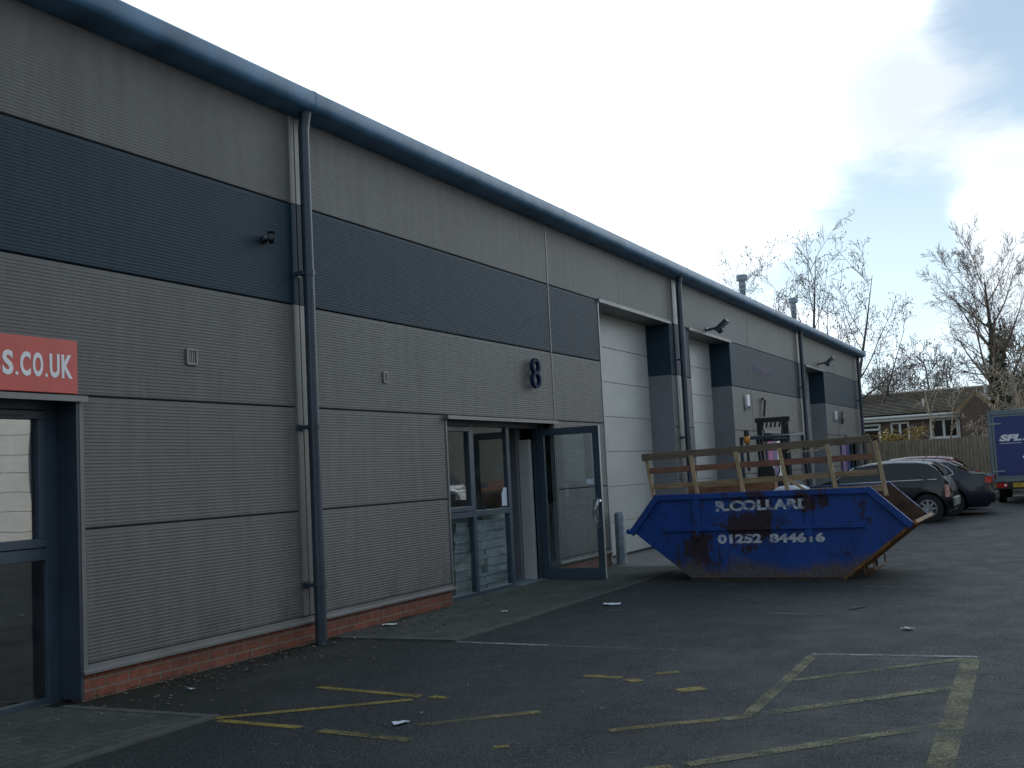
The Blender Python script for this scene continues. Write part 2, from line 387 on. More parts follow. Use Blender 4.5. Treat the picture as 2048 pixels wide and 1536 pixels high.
def skip_mat(name, blue=(.006,.046,.215)):
    m, nt, b, o = nodes(name)
    v = coord(nt, kind='World')
    n1 = noise(nt, v, 3.4, 9, .68, .3); n2 = noise(nt, coord(nt, (1,7,1.1), kind='World'), 2.4, 7, .7); n3 = noise(nt, v, 26, 6, .7)
    # the worn patch in the middle of the side, lettering rubbed away
    def blob(c, r):
        d = N(nt, 'ShaderNodeVectorMath', operation='DISTANCE'); L(nt, coord(nt, (0,1,1.4), kind='World'), d.inputs[0]); d.inputs[1].default_value = (0, c[0], c[1]*1.4)
        mr = N(nt, 'ShaderNodeMapRange'); L(nt, d.outputs['Value'], mr.inputs[0]); mr.inputs[1].default_value = 0; mr.inputs[2].default_value = r; mr.inputs[3].default_value = 1; mr.inputs[4].default_value = 0
        return mr.outputs[0]
    bl = math_(nt, 'MAXIMUM', blob((-2.15,.42), .42), math_(nt, 'MAXIMUM', blob((-2.85,.72), .55), math_(nt, 'MAXIMUM', blob((-2.95,.98), .35), blob((-3.6,.95), .3))))
    f = math_(nt, 'ADD', math_(nt, 'ADD', math_(nt, 'MULTIPLY', n1, .55), math_(nt, 'MULTIPLY', n2, .3)), math_(nt, 'ADD', math_(nt, 'MULTIPLY', n3, .2), math_(nt, 'MULTIPLY', bl, .17)))
    rust = ramp(nt, f, [(.565, (0,0,0)), (.615, (1,1,1))])
    fade = ramp(nt, noise(nt, v, 1.8, 5), [(.3, scl(blue, .8)), (.7, scl(blue, 1.25))])
    x = mix(nt, math_(nt, 'MULTIPLY', rust, .92), fade, ramp(nt, n3, [(.35, (.018,.013,.012)), (.65, (.06,.028,.016))]))
    sc2 = math_(nt, 'ADD', math_(nt, 'MULTIPLY', noise(nt, coord(nt, (1,9,1.6), kind='World'), 4, 8, .75), .6), math_(nt, 'MULTIPLY', noise(nt, v, 1.1, 4), .4))
    x = mix(nt, math_(nt, 'MULTIPLY', ramp(nt, sc2, [(.545, (0,0,0)), (.60, (1,1,1))]), .8), x, (.020,.016,.018))
    x = mix(nt, ramp(nt, noise(nt, v, 8, 8, .75), [(.67, (0,0,0)), (.73, (1,1,1))]), x, (.11,.12,.14))
    # grey-brown scuff along the bottom edge
    g = nt.nodes.new('ShaderNodeNewGeometry'); s = N(nt, 'ShaderNodeSeparateXYZ'); L(nt, g.outputs['Position'], s.inputs[0])
    mr = N(nt, 'ShaderNodeMapRange'); L(nt, math_(nt, 'ADD', s.outputs['Z'], math_(nt, 'MULTIPLY', math_(nt, 'SUBTRACT', noise(nt, coord(nt, (1,1.6,1), kind='World'), 1.6, 5), .5), .55)), mr.inputs[0])
    mr.inputs[1].default_value = .27; mr.inputs[2].default_value = .12; mr.inputs[3].default_value = 0; mr.inputs[4].default_value = 1
    x = mix(nt, math_(nt, 'MULTIPLY', mr.outputs[0], .85), x, ramp(nt, n3, [(.3, (.05,.040,.030)), (.7, (.15,.115,.08))]))
    L(nt, x, b.inputs['Base Color'])
    L(nt, ramp(nt, rust, [(0, (.48,.48,.48)), (1, (.85,.85,.85))]), b.inputs['Roughness'])
    b.inputs['Specular IOR Level'].default_value = .35
    bump(nt, b, math_(nt, 'ADD', math_(nt, 'ADD', n1, math_(nt, 'MULTIPLY', n3, .3)), math_(nt, 'MULTIPLY', noise(nt, v, 1.3, 2), 2.2)), .6, .02)
    return m
MT['skip'] = skip_mat('worn_blue_steel')
MT['rust'] = plain('rusty_steel', (.065,.036,.022), .85, var=.5, scale=7, bmp=.4)
MT['yellow'] = plain('yellow_steel', (.06,.03,.015), .7, var=.3, scale=7, c2=(.26,.11,.022))
MT['skiptext'] = paint_line_mat('worn_white_lettering', (.70,.74,.80), .472, .025, 7)
MT['wline'] = paint_line_mat('white_line_paint', (.42,.43,.43), .50, .09, 2.2)
MT['wline2'] = paint_line_mat('faded_white_line_paint', (.26,.27,.27), .565, .09, 1.6)
MT['yline'] = paint_line_mat('yellow_line_paint', (.36,.27,.055), .45, .10, 3)
MT['yline2'] = paint_line_mat('faded_yellow_line_paint', (.28,.23,.075), .50, .10, 3)
MT['ybox'] = paint_line_mat('pale_yellow_line_paint', (.20,.185,.09), .48, .07, 3)

# ------------------------------------------------------------------ camera
CAM = Vector((0, -6.6087, 1.5040))
FW = Vector((0.89466973, 0.43929385, 0.08116028)); RT = Vector((0.44382177, -0.8947472, -0.04949424)); UP = Vector((-0.05087542, -0.0803017, 0.99547141))
cd = bpy.data.cameras.new('camera'); cam = bpy.data.objects.new('camera', cd); col.objects.link(cam)
cd.sensor_width = 36; cd.lens = 36*2236.19/2048; cd.clip_end = 1500; cd.clip_start = .05
M4 = Matrix.Identity(4)
for i in range(3): M4[i][0] = RT[i]; M4[i][1] = UP[i]; M4[i][2] = -FW[i]; M4[i][3] = CAM[i]
cam.matrix_world = M4; sc.camera = cam

# ------------------------------------------------------------------ sky and sun
SUN_AZ, SUN_EL = 56, 19          # azimuth measured from +X towards +Y
sd = Vector((cos(R(SUN_EL))*cos(R(SUN_AZ)), cos(R(SUN_EL))*sin(R(SUN_AZ)), sin(R(SUN_EL))))
sl = bpy.data.lights.new('sun', 'SUN'); sl.energy = 3.2; sl.angle = R(.55); sl.color = (1, .93, .82)
so = bpy.data.objects.new('sun', sl); col.objects.link(so); so.location = (30, 40, 60)
so.rotation_euler = sd.to_track_quat('Z', 'Y').to_euler()
w = bpy.data.worlds.new('World'); sc.world = w; w.use_nodes = True
nt = w.node_tree; bg = nt.nodes['Background']
sky = N(nt, 'ShaderNodeTexSky', sky_type='NISHITA'); sky.sun_disc = False
sky.sun_elevation = R(SUN_EL); sky.sun_rotation = R(90-SUN_AZ); sky.dust_density = .4; sky.air_density = 1.0; sky.ozone_density = 1.5
tc = nt.nodes.new('ShaderNodeTexCoord'); D = tc.outputs['Generated']
sp = N(nt, 'ShaderNodeSeparateXYZ'); L(nt, D, sp.inputs[0])
den = math_(nt, 'ADD', math_(nt, 'MAXIMUM', sp.outputs['Z'], 0), .16)
cb = N(nt, 'ShaderNodeCombineXYZ'); L(nt, math_(nt, 'DIVIDE', sp.outputs['X'], den), cb.inputs[0]); L(nt, math_(nt, 'DIVIDE', sp.outputs['Y'], den), cb.inputs[1])
mp = N(nt, 'ShaderNodeMapping'); L(nt, cb.outputs[0], mp.inputs['Vector']); mp.inputs['Location'].default_value = (3.1, 1.7, 0)
fb = math_(nt, 'MULTIPLY_ADD', noise(nt, mp.outputs[0], 1.25, 11, .60, .25), 1.55, -.275)
def lobe(v, c0, c1):
    d = N(nt, 'ShaderNodeVectorMath', operation='DOT_PRODUCT'); L(nt, D, d.inputs[0]); d.inputs[1].default_value = v
    mr = N(nt, 'ShaderNodeMapRange', interpolation_type='SMOOTHSTEP'); L(nt, d.outputs['Value'], mr.inputs[0]); mr.inputs[1].default_value = c0; mr.inputs[2].default_value = c1
    return mr.outputs[0]
def dirp(x, y):
    v = FW*2236.19 + RT*(x-1024) - UP*(y-768); v.normalize(); return v
def add(*a):
    r = a[0]
    for b_ in a[1:]: r = math_(nt, 'ADD', r, b_)
    return r
def mul(a, k): return math_(nt, 'MULTIPLY', a, k)
# cloud masses stand in fixed directions of the sky
SIDE = Vector((cos(R(20))*cos(R(-27)), cos(R(20))*sin(R(-27)), sin(R(20))))
cov = add(fb, mul(lobe(dirp(1560,190), cos(R(8.5)), cos(R(2))), .27), mul(lobe(dirp(1850,170), cos(R(5.5)), cos(R(1))), .23),
          mul(lobe(dirp(2060,340), cos(R(2.6)), cos(R(.5))), .33), mul(lobe(dirp(2040,470), cos(R(3.8)), cos(R(.8))), .33),
          mul(lobe(SIDE, cos(R(26)), cos(R(8))), .5),
          mul(lobe(dirp(520,150), cos(R(30)), cos(R(13))), .36), mul(lobe(dirp(1250,330), cos(R(13)), cos(R(5))), .2), mul(lobe(dirp(1740,0), cos(R(3.0)), cos(R(.8))), .2), mul(lobe(dirp(1720,400), cos(R(6.0)), cos(R(1.5))), -.30),
          mul(lobe(dirp(1990,90), cos(R(5.0)), cos(R(1))), -.26))
cl = N(nt, 'ShaderNodeMapRange', interpolation_type='SMOOTHSTEP'); L(nt, cov, cl.inputs[0]); cl.inputs[1].default_value = .45; cl.inputs[2].default_value = .78
glow = lobe(tuple(sd), cos(R(75)), 1.0)
shade = add(mul(lobe(dirp(1900,170), cos(R(7.5)), cos(R(1.5))), 1.15), 0)
bright = mix(nt, math_(nt, 'MAXIMUM', glow, mul(lobe(SIDE, cos(R(22)), cos(R(9))), 1.9)), (4.8,5.3,6.0), (15,16.5,17.5))
ccol = mix(nt, math_(nt, 'MULTIPLY', math_(nt, 'MULTIPLY', shade, ramp(nt, noise(nt, mp.outputs[0], 2.2, 6, .55), [(.35, (.25,.25,.25)), (.6, (1,1,1))])), .9), bright, (7.4,8.2,9.0))
hz = N(nt, 'ShaderNodeMapRange', interpolation_type='SMOOTHSTEP'); L(nt, sp.outputs['Z'], hz.inputs[0]); hz.inputs[1].default_value = .34; hz.inputs[2].default_value = -.02
skyb = mix(nt, add(mul(hz.outputs[0], .56), .33), sky.outputs[0], (8.6,10.6,12.2))
skyc = mix(nt, cl.outputs[0], skyb, ccol)
L(nt, skyc, bg.inputs['Color']); bg.inputs['Strength'].default_value = .1
vs_ = sc.view_settings; vs_.view_transform = 'Standard'; vs_.look = 'None'; vs_.exposure = 0.22; vs_.gamma = 1
# ------------------------------------------------------------------ ground
tag(MB().box(-150, 250, -200, 200, -.3, 0).build('car_park', MT['asphalt']), 'dark worn asphalt of the car park', 'ground', kind='structure')
g = MB().box(9.2, 16.45, -1.36, .2, -.05, .012); 
tag(g.build('block_paving', MT['pave']), 'mossy block paving in front of the glazed entrance', 'paving', kind='structure')
tag(MB().box(-6, 5.82, -1.36, .2, -.05, .012).build('block_paving', MT['pave']), 'dark block paving in front of the nearest glazed entrance', 'paving', kind='structure')
k = MB(); k.box(9.12, 9.2, -1.43, -.02, -.05, .016); k.box(9.2, 16.45, -1.43, -1.36, -.05, .016); k.box(5.82, 5.9, -1.43, -.02, -.05, .016); k.box(-6, 5.82, -1.43, -1.36, -.05, .016)
tag(k.build('paving_edge', MT['kerb']), 'flush edging stones round the block paving', 'kerb', kind='structure')
tag(MB().box(16.45, 36.5, -1.4, .5, -.05, .010).build('concrete_apron', MT['conc']), 'grey concrete apron in front of the roller doors', 'paving', kind='structure')
tag(MB().box(44.9, 120, -60, 60, -.2, .75).build('garden', MT['lawn']), 'raised garden ground behind the fence', 'ground', kind='structure')

def strip(mb, a, b, wd, z=.004):
    a = Vector((*a, z)); b = Vector((*b, z)); d = (b-a).normalized(); n = Vector((-d.y, d.x, 0))*wd/2
    mb.add([a-n, b-n, b+n, a+n], [(0,1,2,3)])
def line(name, a, b, wd, mat, label):
    m = MB(); strip(m, a, b, wd); return tag(m.build(name, MT[mat]), label, 'line marking', kind='structure')
line('bay_line', (9.1,-1.44), (9.03,-2.4), .075, 'wline', 'worn white bay line running from the paving corner nearest the downpipe')
line('bay_line', (9.02,-2.42), (8.94,-4.1), .075, 'wline2', 'faded remains of the bay line running on towards the hatched box')
line('bay_line', (8.93,-4.71), (8.99,-5.9), .06, 'wline', 'white bay line closing the yellow hatched box')
line('bay_line', (11.41,-1.44), (11.27,-2.75), .06, 'wline2', 'thin faded bay line ending beside the scrap of white paper')
line('bay_line', (11.25,-3.3), (11.26,-5.8), .07, 'wline2', 'faded white bay line between hatched box and skip')
line('bay_line', (13.97,-1.44), (13.6,-4.2), .06, 'wline2', 'faded bay line in front of the blue skip')
line('bay_line', (13.6,-4.25), (13.7,-6.1), .06, 'wline2', 'faint bay line at the right of the skip foot')
line('bay_line', (16.2,-1.5), (16.1,-6.2), .07, 'wline2', 'faint bay line passing behind the skip')
for x in (18.5, 20.9, 23.3):
    line('bay_line', (x,-1.5), (x,-6.2), .07, 'wline2', 'faint bay line %s behind the skip' % {18.5:'first', 20.9:'second', 23.3:'third'}[x])
line('bay_line', (25.3,-1.5), (25.3,-5.0), .08, 'wline', 'white bay line beside the black hatchback')
line('bay_line', (27.9,-1.5), (27.9,-5.4), .08, 'wline2', 'bay line between hatchback and dark saloon')
m = MB(); strip(m, (6.93,-1.48), (6.79,-2.45), .075); strip(m, (6.80,-2.52), (6.79,-2.66), .07)
strip(m, (5.84,-1.42), (6.68,-2.45), .08, .0045); strip(m, (5.80,-1.50), (5.76,-2.19), .075)
tag(m.build('yellow_marking', MT['yline']), 'bright yellow zigzag marking beside the near paving corner', 'line marking', kind='structure')
m = MB(); strip(m, (5.72,-2.37), (5.65,-3.06), .085); strip(m, (6.21,-3.13), (6.53,-3.49), .09); strip(m, (6.0,-2.9), (6.21,-3.13), .06)
tag(m.build('yellow_marking', MT['yline2']), 'broken yellow dashes in the middle of the near bay', 'line marking', kind='structure')
m = MB(); strip(m, (7.74,-3.27), (7.72,-3.59), .085); strip(m, (7.68,-3.66), (7.60,-3.76), .10); strip(m, (7.90,-3.78), (8.02,-3.92), .08); strip(m, (7.34,-4.14), (7.47,-4.27), .13)
strip(m, (5.62,-3.62), (5.66,-3.70), .05)
tag(m.build('yellow_marking', MT['yline']), 'scattered remnants of yellow paint before the hatched box', 'line marking', kind='structure')
m = MB(); strip(m, (8.87,-4.73), (6.72,-4.77), .085, .0035); strip(m, (8.92,-5.86), (4.6,-5.97), .13, .0035)
strip(m, (7.85,-4.80), (8.90,-5.82), .08, .0042); strip(m, (6.58,-4.66), (7.80,-5.83), .095, .0042); strip(m, (5.55,-4.76), (6.75,-5.89), .095, .0042)
tag(m.build('yellow_hatching', MT['ybox']), 'pale yellow hatched box marked on the asphalt', 'line marking', kind='structure')
m = MB(); strip(m, (6.15,-4.1), (6.58,-4.64), .08, .0042); strip(m, (5.1,-4.25), (5.5,-4.7), .08, .0042)
tag(m.build('yellow_hatching', MT['yline2']), 'worn tails of the hatching outside the box', 'line marking', kind='structure')

# ------------------------------------------------------------------ the warehouse
Z0 = .2587
B = thing('warehouse', (16, 0, 0), 'long grey ribbed warehouse with a dark band under its eaves', 'warehouse')
OPEN = [(2.6, 6.06, 2.24), (11.62, 14.72, 2.24), (16.74, 20.37, 4.2587), (21.55, 24.65, 4.2587), (26.9, 29.9, 2.24), (32.75, 35.51, 4.2587), (38.6, 41.2, 2.24)]
JO = [(-8.0,-8.0), (2.55,2.55), (8.72,8.91), (14.80,14.82), (20.62,20.85), (26.35,26.37), (31.75,31.95), (37.36,37.38), (42.12,42.12)]
def panel(mb, x0, x1, z0, z1, y=0.0, amp=.0023, pitch=.027):
    z0 += .006; z1 -= .006
    pts = [(y+.05, z0), (y+.008, z0), (y, z0+.008)]
    n = int((z1-z0-.02)/pitch); s0 = z0+.010
    for i in range(n):
        z = s0+i*pitch
        pts += [(y, z), (y, z+.0125), (y-amp, z+.0165), (y-amp, z+.0225)]
    pts += [(y, s0+n*pitch), (y, z1-.008), (y+.008, z1), (y+.05, z1)]
    k = len(pts)
    vs = [(x0, a, b) for a, b in pts] + [(x1, a, b) for a, b in pts]
    fs = [(i, i+1, k+i+1, k+i) for i in range(k-1)]
    fs += [tuple(range(k-1, -1, -1)), tuple(range(k, 2*k))]
    mb.add(vs, fs)
for bi in range(len(JO)-1):
    a, b = JO[bi][1], JO[bi+1][0]
    for c in range(5):
        z0, z1 = Z0+c, Z0+c+1
        if c == 4: z1 = 5.225
        seg = [(a, b)]
        for o0, o1, oz in OPEN:
            if oz - z0 > .3:
                ns = []
                for s0, s1 in seg:
                    if o1 <= s0 or o0 >= s1: ns.append((s0, s1))
                    else:
                        if o0 > s0+.02: ns.append((s0, o0))
                        if o1 < s1-.02: ns.append((o1, s1))
                seg = ns
        for s0, s1 in seg:
            m = MB(); panel(m, s0+.002, s1-.002, z0, z1)
            o = m.build('cladding_panel', MT['band' if c == 3 else 'clad'], B)
            if c == 3: o['label'] = 'dark slate-coloured cladding panel'
# cover strips, corner trims
cov_ = [(0, 3.2587, 'clad'), (3.2587, 4.2587, 'band'), (4.2587, 5.16, 'clad')]
for x0, x1 in ((8.72, 8.91), (20.62, 20.85), (31.75, 31.95)):
    for z0, z1, mt in cov_:
        if z0 == 0: z0 = .27
        m = MB(); m.box(x0, x0+.075, -.022, .05, z0+.002, z1-.002); m.box(x0+.088, x1, -.022, .05, z0+.002, z1-.002); m.box(x0+.07, x0+.09, -.008, .05, z0+.003, z1-.003)
        m.build('joint_cover', MT['trim' if mt == 'clad' else 'band'], B, bevel=.004)
for x in (14.80, 26.35, 37.36):
    m = MB()
    z_lo = .27 if x != 26.35 else .27
    m.box(x-.010, x+.010, -.008, .05, z_lo, 5.2); m.build('joint_strip', MT['trim'], B)
for x0, x1 in ((16.70, 16.742),):
    MB().box(x0+.02, x1+.004, -.012, .44, .05, 4.2587).build('door_reveal', MT['flashlt'], B)
MB().box(42.10, 42.2, -.03, 16, 0, 5.2).build('end_wall', MT['clad'], B)
MB().box(-8.2, -8.02, -.03, 16, 0, 5.2).build('end_wall', MT['clad'], B)
MB().box(-8.0, 42.1, 15.8, 16, 0, 5.2).build('rear_wall', MT['clad'], B)
# inner lining behind the panels with the openings left free
xs = sorted({-8.02, 42.1} | {v for o in OPEN for v in o[:2]})
m = MB()
for a, b in zip(xs[:-1], xs[1:]):
    top = next((oz for o0, o1, oz in OPEN if abs(o0-a) < 1e-6 and abs(o1-b) < 1e-6), 0)
    m.box(a, b, .055, .13, top if top else .262, 5.22)
m.build('wall_lining', MT['inwall'], B)
# brick plinth and drip flashing
for a, b in [(6.06,11.62), (14.72,16.72), (20.37,21.55), (24.65,26.9), (29.9,32.75), (35.51,38.6), (41.2,42.1), (-8,2.6)]:
    MB().box(a+.005, b-.005, .012, .12, -.1, .205).build('brick_plinth', MT['brick'], B)
    m = MB(); m.prism([(-.034,.197), (-.030,.193), (.05,.207), (.05,.262), (-.008,.262), (-.010,.232), (-.034,.214)], 'x', a-.004, b+.004); m.build('drip_flashing', MT['flash'], B)
# eaves: gutter, roof
prof = [(.05,5.222), (.05,5.14), (-.02,5.14), (-.235,5.165), (-.268,5.182), (-.288,5.225), (-.290,5.30), (-.284,5.338), (-.255,5.365), (-.19,5.38), (-.02,5.41), (.05,5.44)]
def ext(mb, prof, x0, x1):
    k = len(prof); mb.add([(x0,a,b) for a,b in prof]+[(x1,a,b) for a,b in prof], [(i,k+i,k+(i+1)%k,(i+1)%k) for i in range(k)] + [tuple(range(k)), tuple(range(2*k-1,k-1,-1))]); return mb
for a, b in ((-8.2, 2.9), (2.905, 8.85), (8.855, 14.9), (14.905, 20.9), (20.905, 26.3), (26.305, 32.2), (32.205, 37.4), (37.405, 42.35)):
    ext(MB(), prof, a, b).build('eaves_gutter', MT['gutter'], B, smooth=True)
for xg in (2.903, 8.853, 14.903, 20.903, 26.303, 32.203, 37.403):
    ext(MB(), [(a-.003 if a < -.1 else a, b-.003 if b < 5.3 else b+.003) for a, b in prof], xg-.03, xg+.03).build('gutter_joint', MT['gutter'], B, smooth=True)
m = MB(); m.prism([(.0,5.43), (8,6.20), (16,5.43), (16,5.36), (8,6.13), (.0,5.36)], 'x', -8.25, 42.38); m.build('roof', MT['roof'], B)
m = MB(); m.prism([(-.29,5.24), (-.29,5.40), (8,6.24), (16.2,5.42), (16.2,5.24), (8,6.06)], 'x', 42.36, 42.42); m.build('verge_trim', MT['gutter'], B)
# downpipes
def downpipe(x, top=5.18, ground=0.0):
    m = MB(); m.tube([(x,-.13,ground), (x,-.13,2.05), (x,-.13,2.07), (x,-.13,4.98), (x,-.15,5.12), (x,-.15,top)], [.056,.056,.055,.055,.058,.075], 20)
    p = m.build('downpipe', MT['pipe'], B, smooth=True)
    ORG[p] = ORG[B]
    for z in (.56, 2.06, 3.56):
        c = MB(); c.tube([(x,-.13,z-.025), (x,-.13,z+.025)], .064, 16); c.box(x-.09, x-.03, -.12, -.024, z-.018, z+.018); c.box(x-.12, x-.0, -.03, -.0225, z-.03, z+.03)
        c.build('pipe_bracket', MT['pipe'], p, smooth=True)
for x in (8.82, 20.72, 31.78, 41.5): downpipe(x)
# roller doors
def roller(i):
    x0, x1, zt = OPEN[i]
    m = MB(); n = 7; h = (zt-.02)/n
    for k_ in range(n):
        z = .01+k_*h
        m.prism([(.47,z+.004), (.463,z+.007), (.463,z+h-.007), (.47,z+h-.004), (.51,z+h-.004), (.51,z+.004)], 'x', x0+.03, x1-.03)
        m.box(x0+.03, x1-.03, .48, .50, z-.004, z+.004)
    m.build('sectional_door', MT['door'], B)
    MB().box(x0+.03, x1-.03, .458, .5, .012, .05).build('door_seal', MT['black'], B)
    for xa, xb, side in ((x0, x0+.028, -1), (x1-.028, x1, 1)):
        MB().box(xa, xb, -.006, .47, .0, 3.255).build('door_reveal', MT['reveal'], B)
        o = MB().box(xa, xb, -.006, .47, 3.2587, zt-.03).build('door_reveal', MT['band'], B)
    MB().box(x0, x1, -.02, .47, zt-.028, zt+.005).build('door_soffit', MT['flash'], B)
    MB().box(x0-.02, x1+.02, -.045, -.006, zt-.035, zt+.02).build('door_lintel', MT['flash'], B)
for i in (2, 3, 5): roller(i)
# glazed screens
def frame_box(name, x0, x1, z0, z1, y0, w_, parent, mat='bluegrey', d=.07):
    m = MB(); m.box(x0, x1, y0, y0+d, z0, z0+w_); m.box(x0, x1, y0, y0+d, z1-w_, z1)
    m.box(x0, x0+w_, y0+.001, y0+d-.001, z0+w_, z1-w_); m.box(x1-w_, x1, y0+.001, y0+d-.001, z0+w_, z1-w_)
    return m.build(name, MT[mat], parent, bevel=.004)
def pane(x0, x1, z0, z1, y, parent, mat='glass'):
    return MB().box(x0, x1, y, y+.006, z0, z1).build('pane', MT[mat], parent)
YF = .20
# nearest entrance (its right end shows)
m = MB(); X1 = 6.06
for x0, x1 in ((2.62,2.70), (4.4,4.47), (5.93,X1-.002)): m.box(x0, x1, YF, YF+.08, .0, 2.24)
for z0, z1 in ((0,.05), (1.05,1.14), (2.16,2.24)):
    m.box(2.70, 4.4, YF+.002, YF+.078, z0, z1); m.box(4.47, 5.93, YF+.002, YF+.078, z0, z1)
f1 = m.build('window_frame', MT['bluegrey'], B, bevel=.004)
for a, b in ((2.70,4.4), (4.47,5.93)):
    v = frame_box('vent_sash', a+.004, b-.004, 1.145, 2.155, YF-.012, .065, f1)
    MB().box(a+.2, b-.2, YF-.02, YF-.013, 2.105, 2.12).build('trickle_vent', MT['black'], f1)
    pane(a+.06, b-.06, 1.2, 2.095, YF+.03, f1, 'glassr'); pane(a, b, .05, 1.05, YF+.035, f1, 'glassr')
MB().box(6.035, 6.062, -.012, YF, .02, 2.24).build('window_reveal', MT['pipe'], B)
MB().box(6.062, 6.10, -.016, .05, .2, 2.25).build('edge_trim', MT['flash'], B)
m = MB(); m.prism([(-.07,2.208), (-.07,2.252), (.055,2.264), (.055,2.236), (-.06,2.208)], 'x', 2.5, 6.10); m.build('window_head', MT['trim'], B)
MB().box(2.6, 6.06, -.006, YF+.0, 2.236, 2.25).build('window_soffit', MT['bluegrey'], B)
# unit 8 entrance
m = MB(); E0, E1 = 11.62, 14.72
for x0, x1 in ((E0+.002,E0+.08), (12.58,12.66), (13.60,13.69), (14.60,E1-.002)): m.box(x0, x1, YF, YF+.08, .0, 2.24)
for z0, z1 in ((0,.06), (1.0,1.075)):
    m.box(E0+.08, 12.58, YF+.002, YF+.078, z0, z1); m.box(12.66, 13.60, YF+.002, YF+.078, z0, z1)
m.box(E0+.08, 12.58, YF+.002, YF+.078, 2.15, 2.24); m.box(12.66, 13.60, YF+.002, YF+.078, 2.15, 2.24); m.box(13.69, 14.60, YF+.002, YF+.078, 2.15, 2.24)
f2 = m.build('entrance_frame', MT['bluegrey'], B, bevel=.004)
frame_box('vent_sash', E0+.085, 12.575, 1.08, 2.145, YF-.014, .06, f2)
pane(E0+.14, 12.52, 1.135, 2.09, YF+.025, f2); pane(12.66, 13.60, 1.075, 2.15, YF+.03, f2)
pane(E0+.08, 12.58, .06, 1.0, YF+.03, f2); pane(12.66, 13.60, .06, 1.0, YF+.033, f2)
m = MB(); m.prism([(-.07,2.208), (-.07,2.252), (.055,2.264), (.055,2.236), (-.06,2.208)], 'x', E0-.06, 14.78); m.build('entrance_head', MT['flash'], B)
MB().box(E0, E1, -.006, YF, 2.236, 2.25).build('entrance_soffit', MT['bluegrey'], B)
MB().box(E0-.03, E0, -.014, YF, .2, 2.24).build('edge_trim', MT['flash'], B)
MB().box(E1, E1+.03, -.014, YF, .02, 2.24).build('edge_trim', MT['flash'], B)
MB().box(13.69, 14.60, .12, .5, -.02, .02).build('door_sill', MT['steel'], B)
# the open door leaf, hinged at the right and standing square to the wall
XD = 14.56; y_h, y_f = .17, -.77
m = MB(); zb, zt = .015, 2.14
m.box(XD-.024, XD+.024, y_f, y_f+.095, zb, zt); m.box(XD-.024, XD+.024, y_h-.095, y_h, zb, zt)
m.box(XD-.023, XD+.023, y_f+.095, y_h-.095, zt-.10, zt); m.box(XD-.023, XD+.023, y_f+.095, y_h-.095, zb, zb+.15)
lf = m.build('door_leaf', MT['bluegrey'], B, bevel=.004)
MB().box(XD-.003, XD+.003, y_f+.09, y_h-.09, zb+.145, zt-.095).build('pane', MT['glass'], lf)
MB().box(XD-.023, XD+.023, y_f-.006, y_f-.0005, zb, zt).build('door_edge', MT['flashlt'], lf)
m = MB(); m.tube([(XD-.025,y_f+.05,.78), (XD-.075,y_f+.05,.80), (XD-.075,y_f+.05,1.08), (XD-.025,y_f+.05,1.10)], .012, 8); m.build('door_handle', MT['chrome'], lf, smooth=True)
m = MB(); m.tube([(XD-.07,y_f+.04,.72), (XD-.085,y_f+.07,.80), (XD-.07,y_f+.09,.95), (XD-.08,y_f+.05,1.08), (XD-.06,y_f+.02,1.12)], [.025,.055,.045,.058,.02], 9)
m.v = [(x+rng.uniform(-.012,.012), y+rng.uniform(-.014,.014), z+rng.uniform(-.012,.012)) for x, y, z in m.v]
tag(m.build('plastic_wrapping', MT['clear'], smooth='all'), 'torn clear plastic wrapped round the open door handle', 'plastic film')
tag(MB().box(XD-.0045, XD-.0035, -.66, -.55, 1.33, 1.40).build('sticker', MT['paper']), 'small pale sticker on the open glass door', 'sticker')
tag(MB().prism([(13.44,1.10), (13.585,1.10), (13.585,1.34), (13.50,1.345), (13.44,1.26)], 'y', YF+.024, YF+.028).build('notice', MT['paper']), 'white paper notice inside the window next to the doorway', 'notice')
# dummy screens further along, mostly hidden
for i in (4, 6):
    x0, x1, zt = OPEN[i]
    fr = frame_box('entrance_frame', x0+.01, x1-.01, .01, zt, YF, .08, B)
    for q in range(3):
        a = x0+.09+(x1-x0-.18)/3*q; b = a+(x1-x0-.18)/3-.06
        pane(a, b, .09, zt-.08, YF+.03, fr)
        if q < 2: MB().box(b, b+.06, YF+.001, YF+.079, .09, zt-.08).build('mullion', MT['bluegrey'], fr)
    MB().box(x0-.05, x1+.05, -.06, .05, zt-.02, zt+.05).build('entrance_head', MT['flash'], B)
# interior
MB().box(-8, 42, .2, 15.7, -.02, .008).build('indoor_floor', MT['conc'], B)
MB().box(16.5, 16.6, .14, 15.7, .01, 5.2).build('partition', MT['inwall'], B)
MB().box(9.2, 9.3, .14, 15.7, .01, 5.2).build('partition', MT['inwall'], B)
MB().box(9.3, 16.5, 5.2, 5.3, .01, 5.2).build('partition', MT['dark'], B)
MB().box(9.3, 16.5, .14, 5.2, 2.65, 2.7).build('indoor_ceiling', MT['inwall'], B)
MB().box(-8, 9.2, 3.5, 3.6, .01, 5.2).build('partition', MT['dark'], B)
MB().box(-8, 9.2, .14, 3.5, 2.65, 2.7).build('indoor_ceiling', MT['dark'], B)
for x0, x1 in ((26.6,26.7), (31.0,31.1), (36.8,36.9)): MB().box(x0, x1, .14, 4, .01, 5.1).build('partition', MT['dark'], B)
MB().box(14.50, 14.60, .30, .46, .01, 2.0).build('inner_jamb', MT['cream'], B)
MB().box(14.44, 14.60, .47, .62, .01, 2.2).build('inner_jamb', MT['reveal'], B)
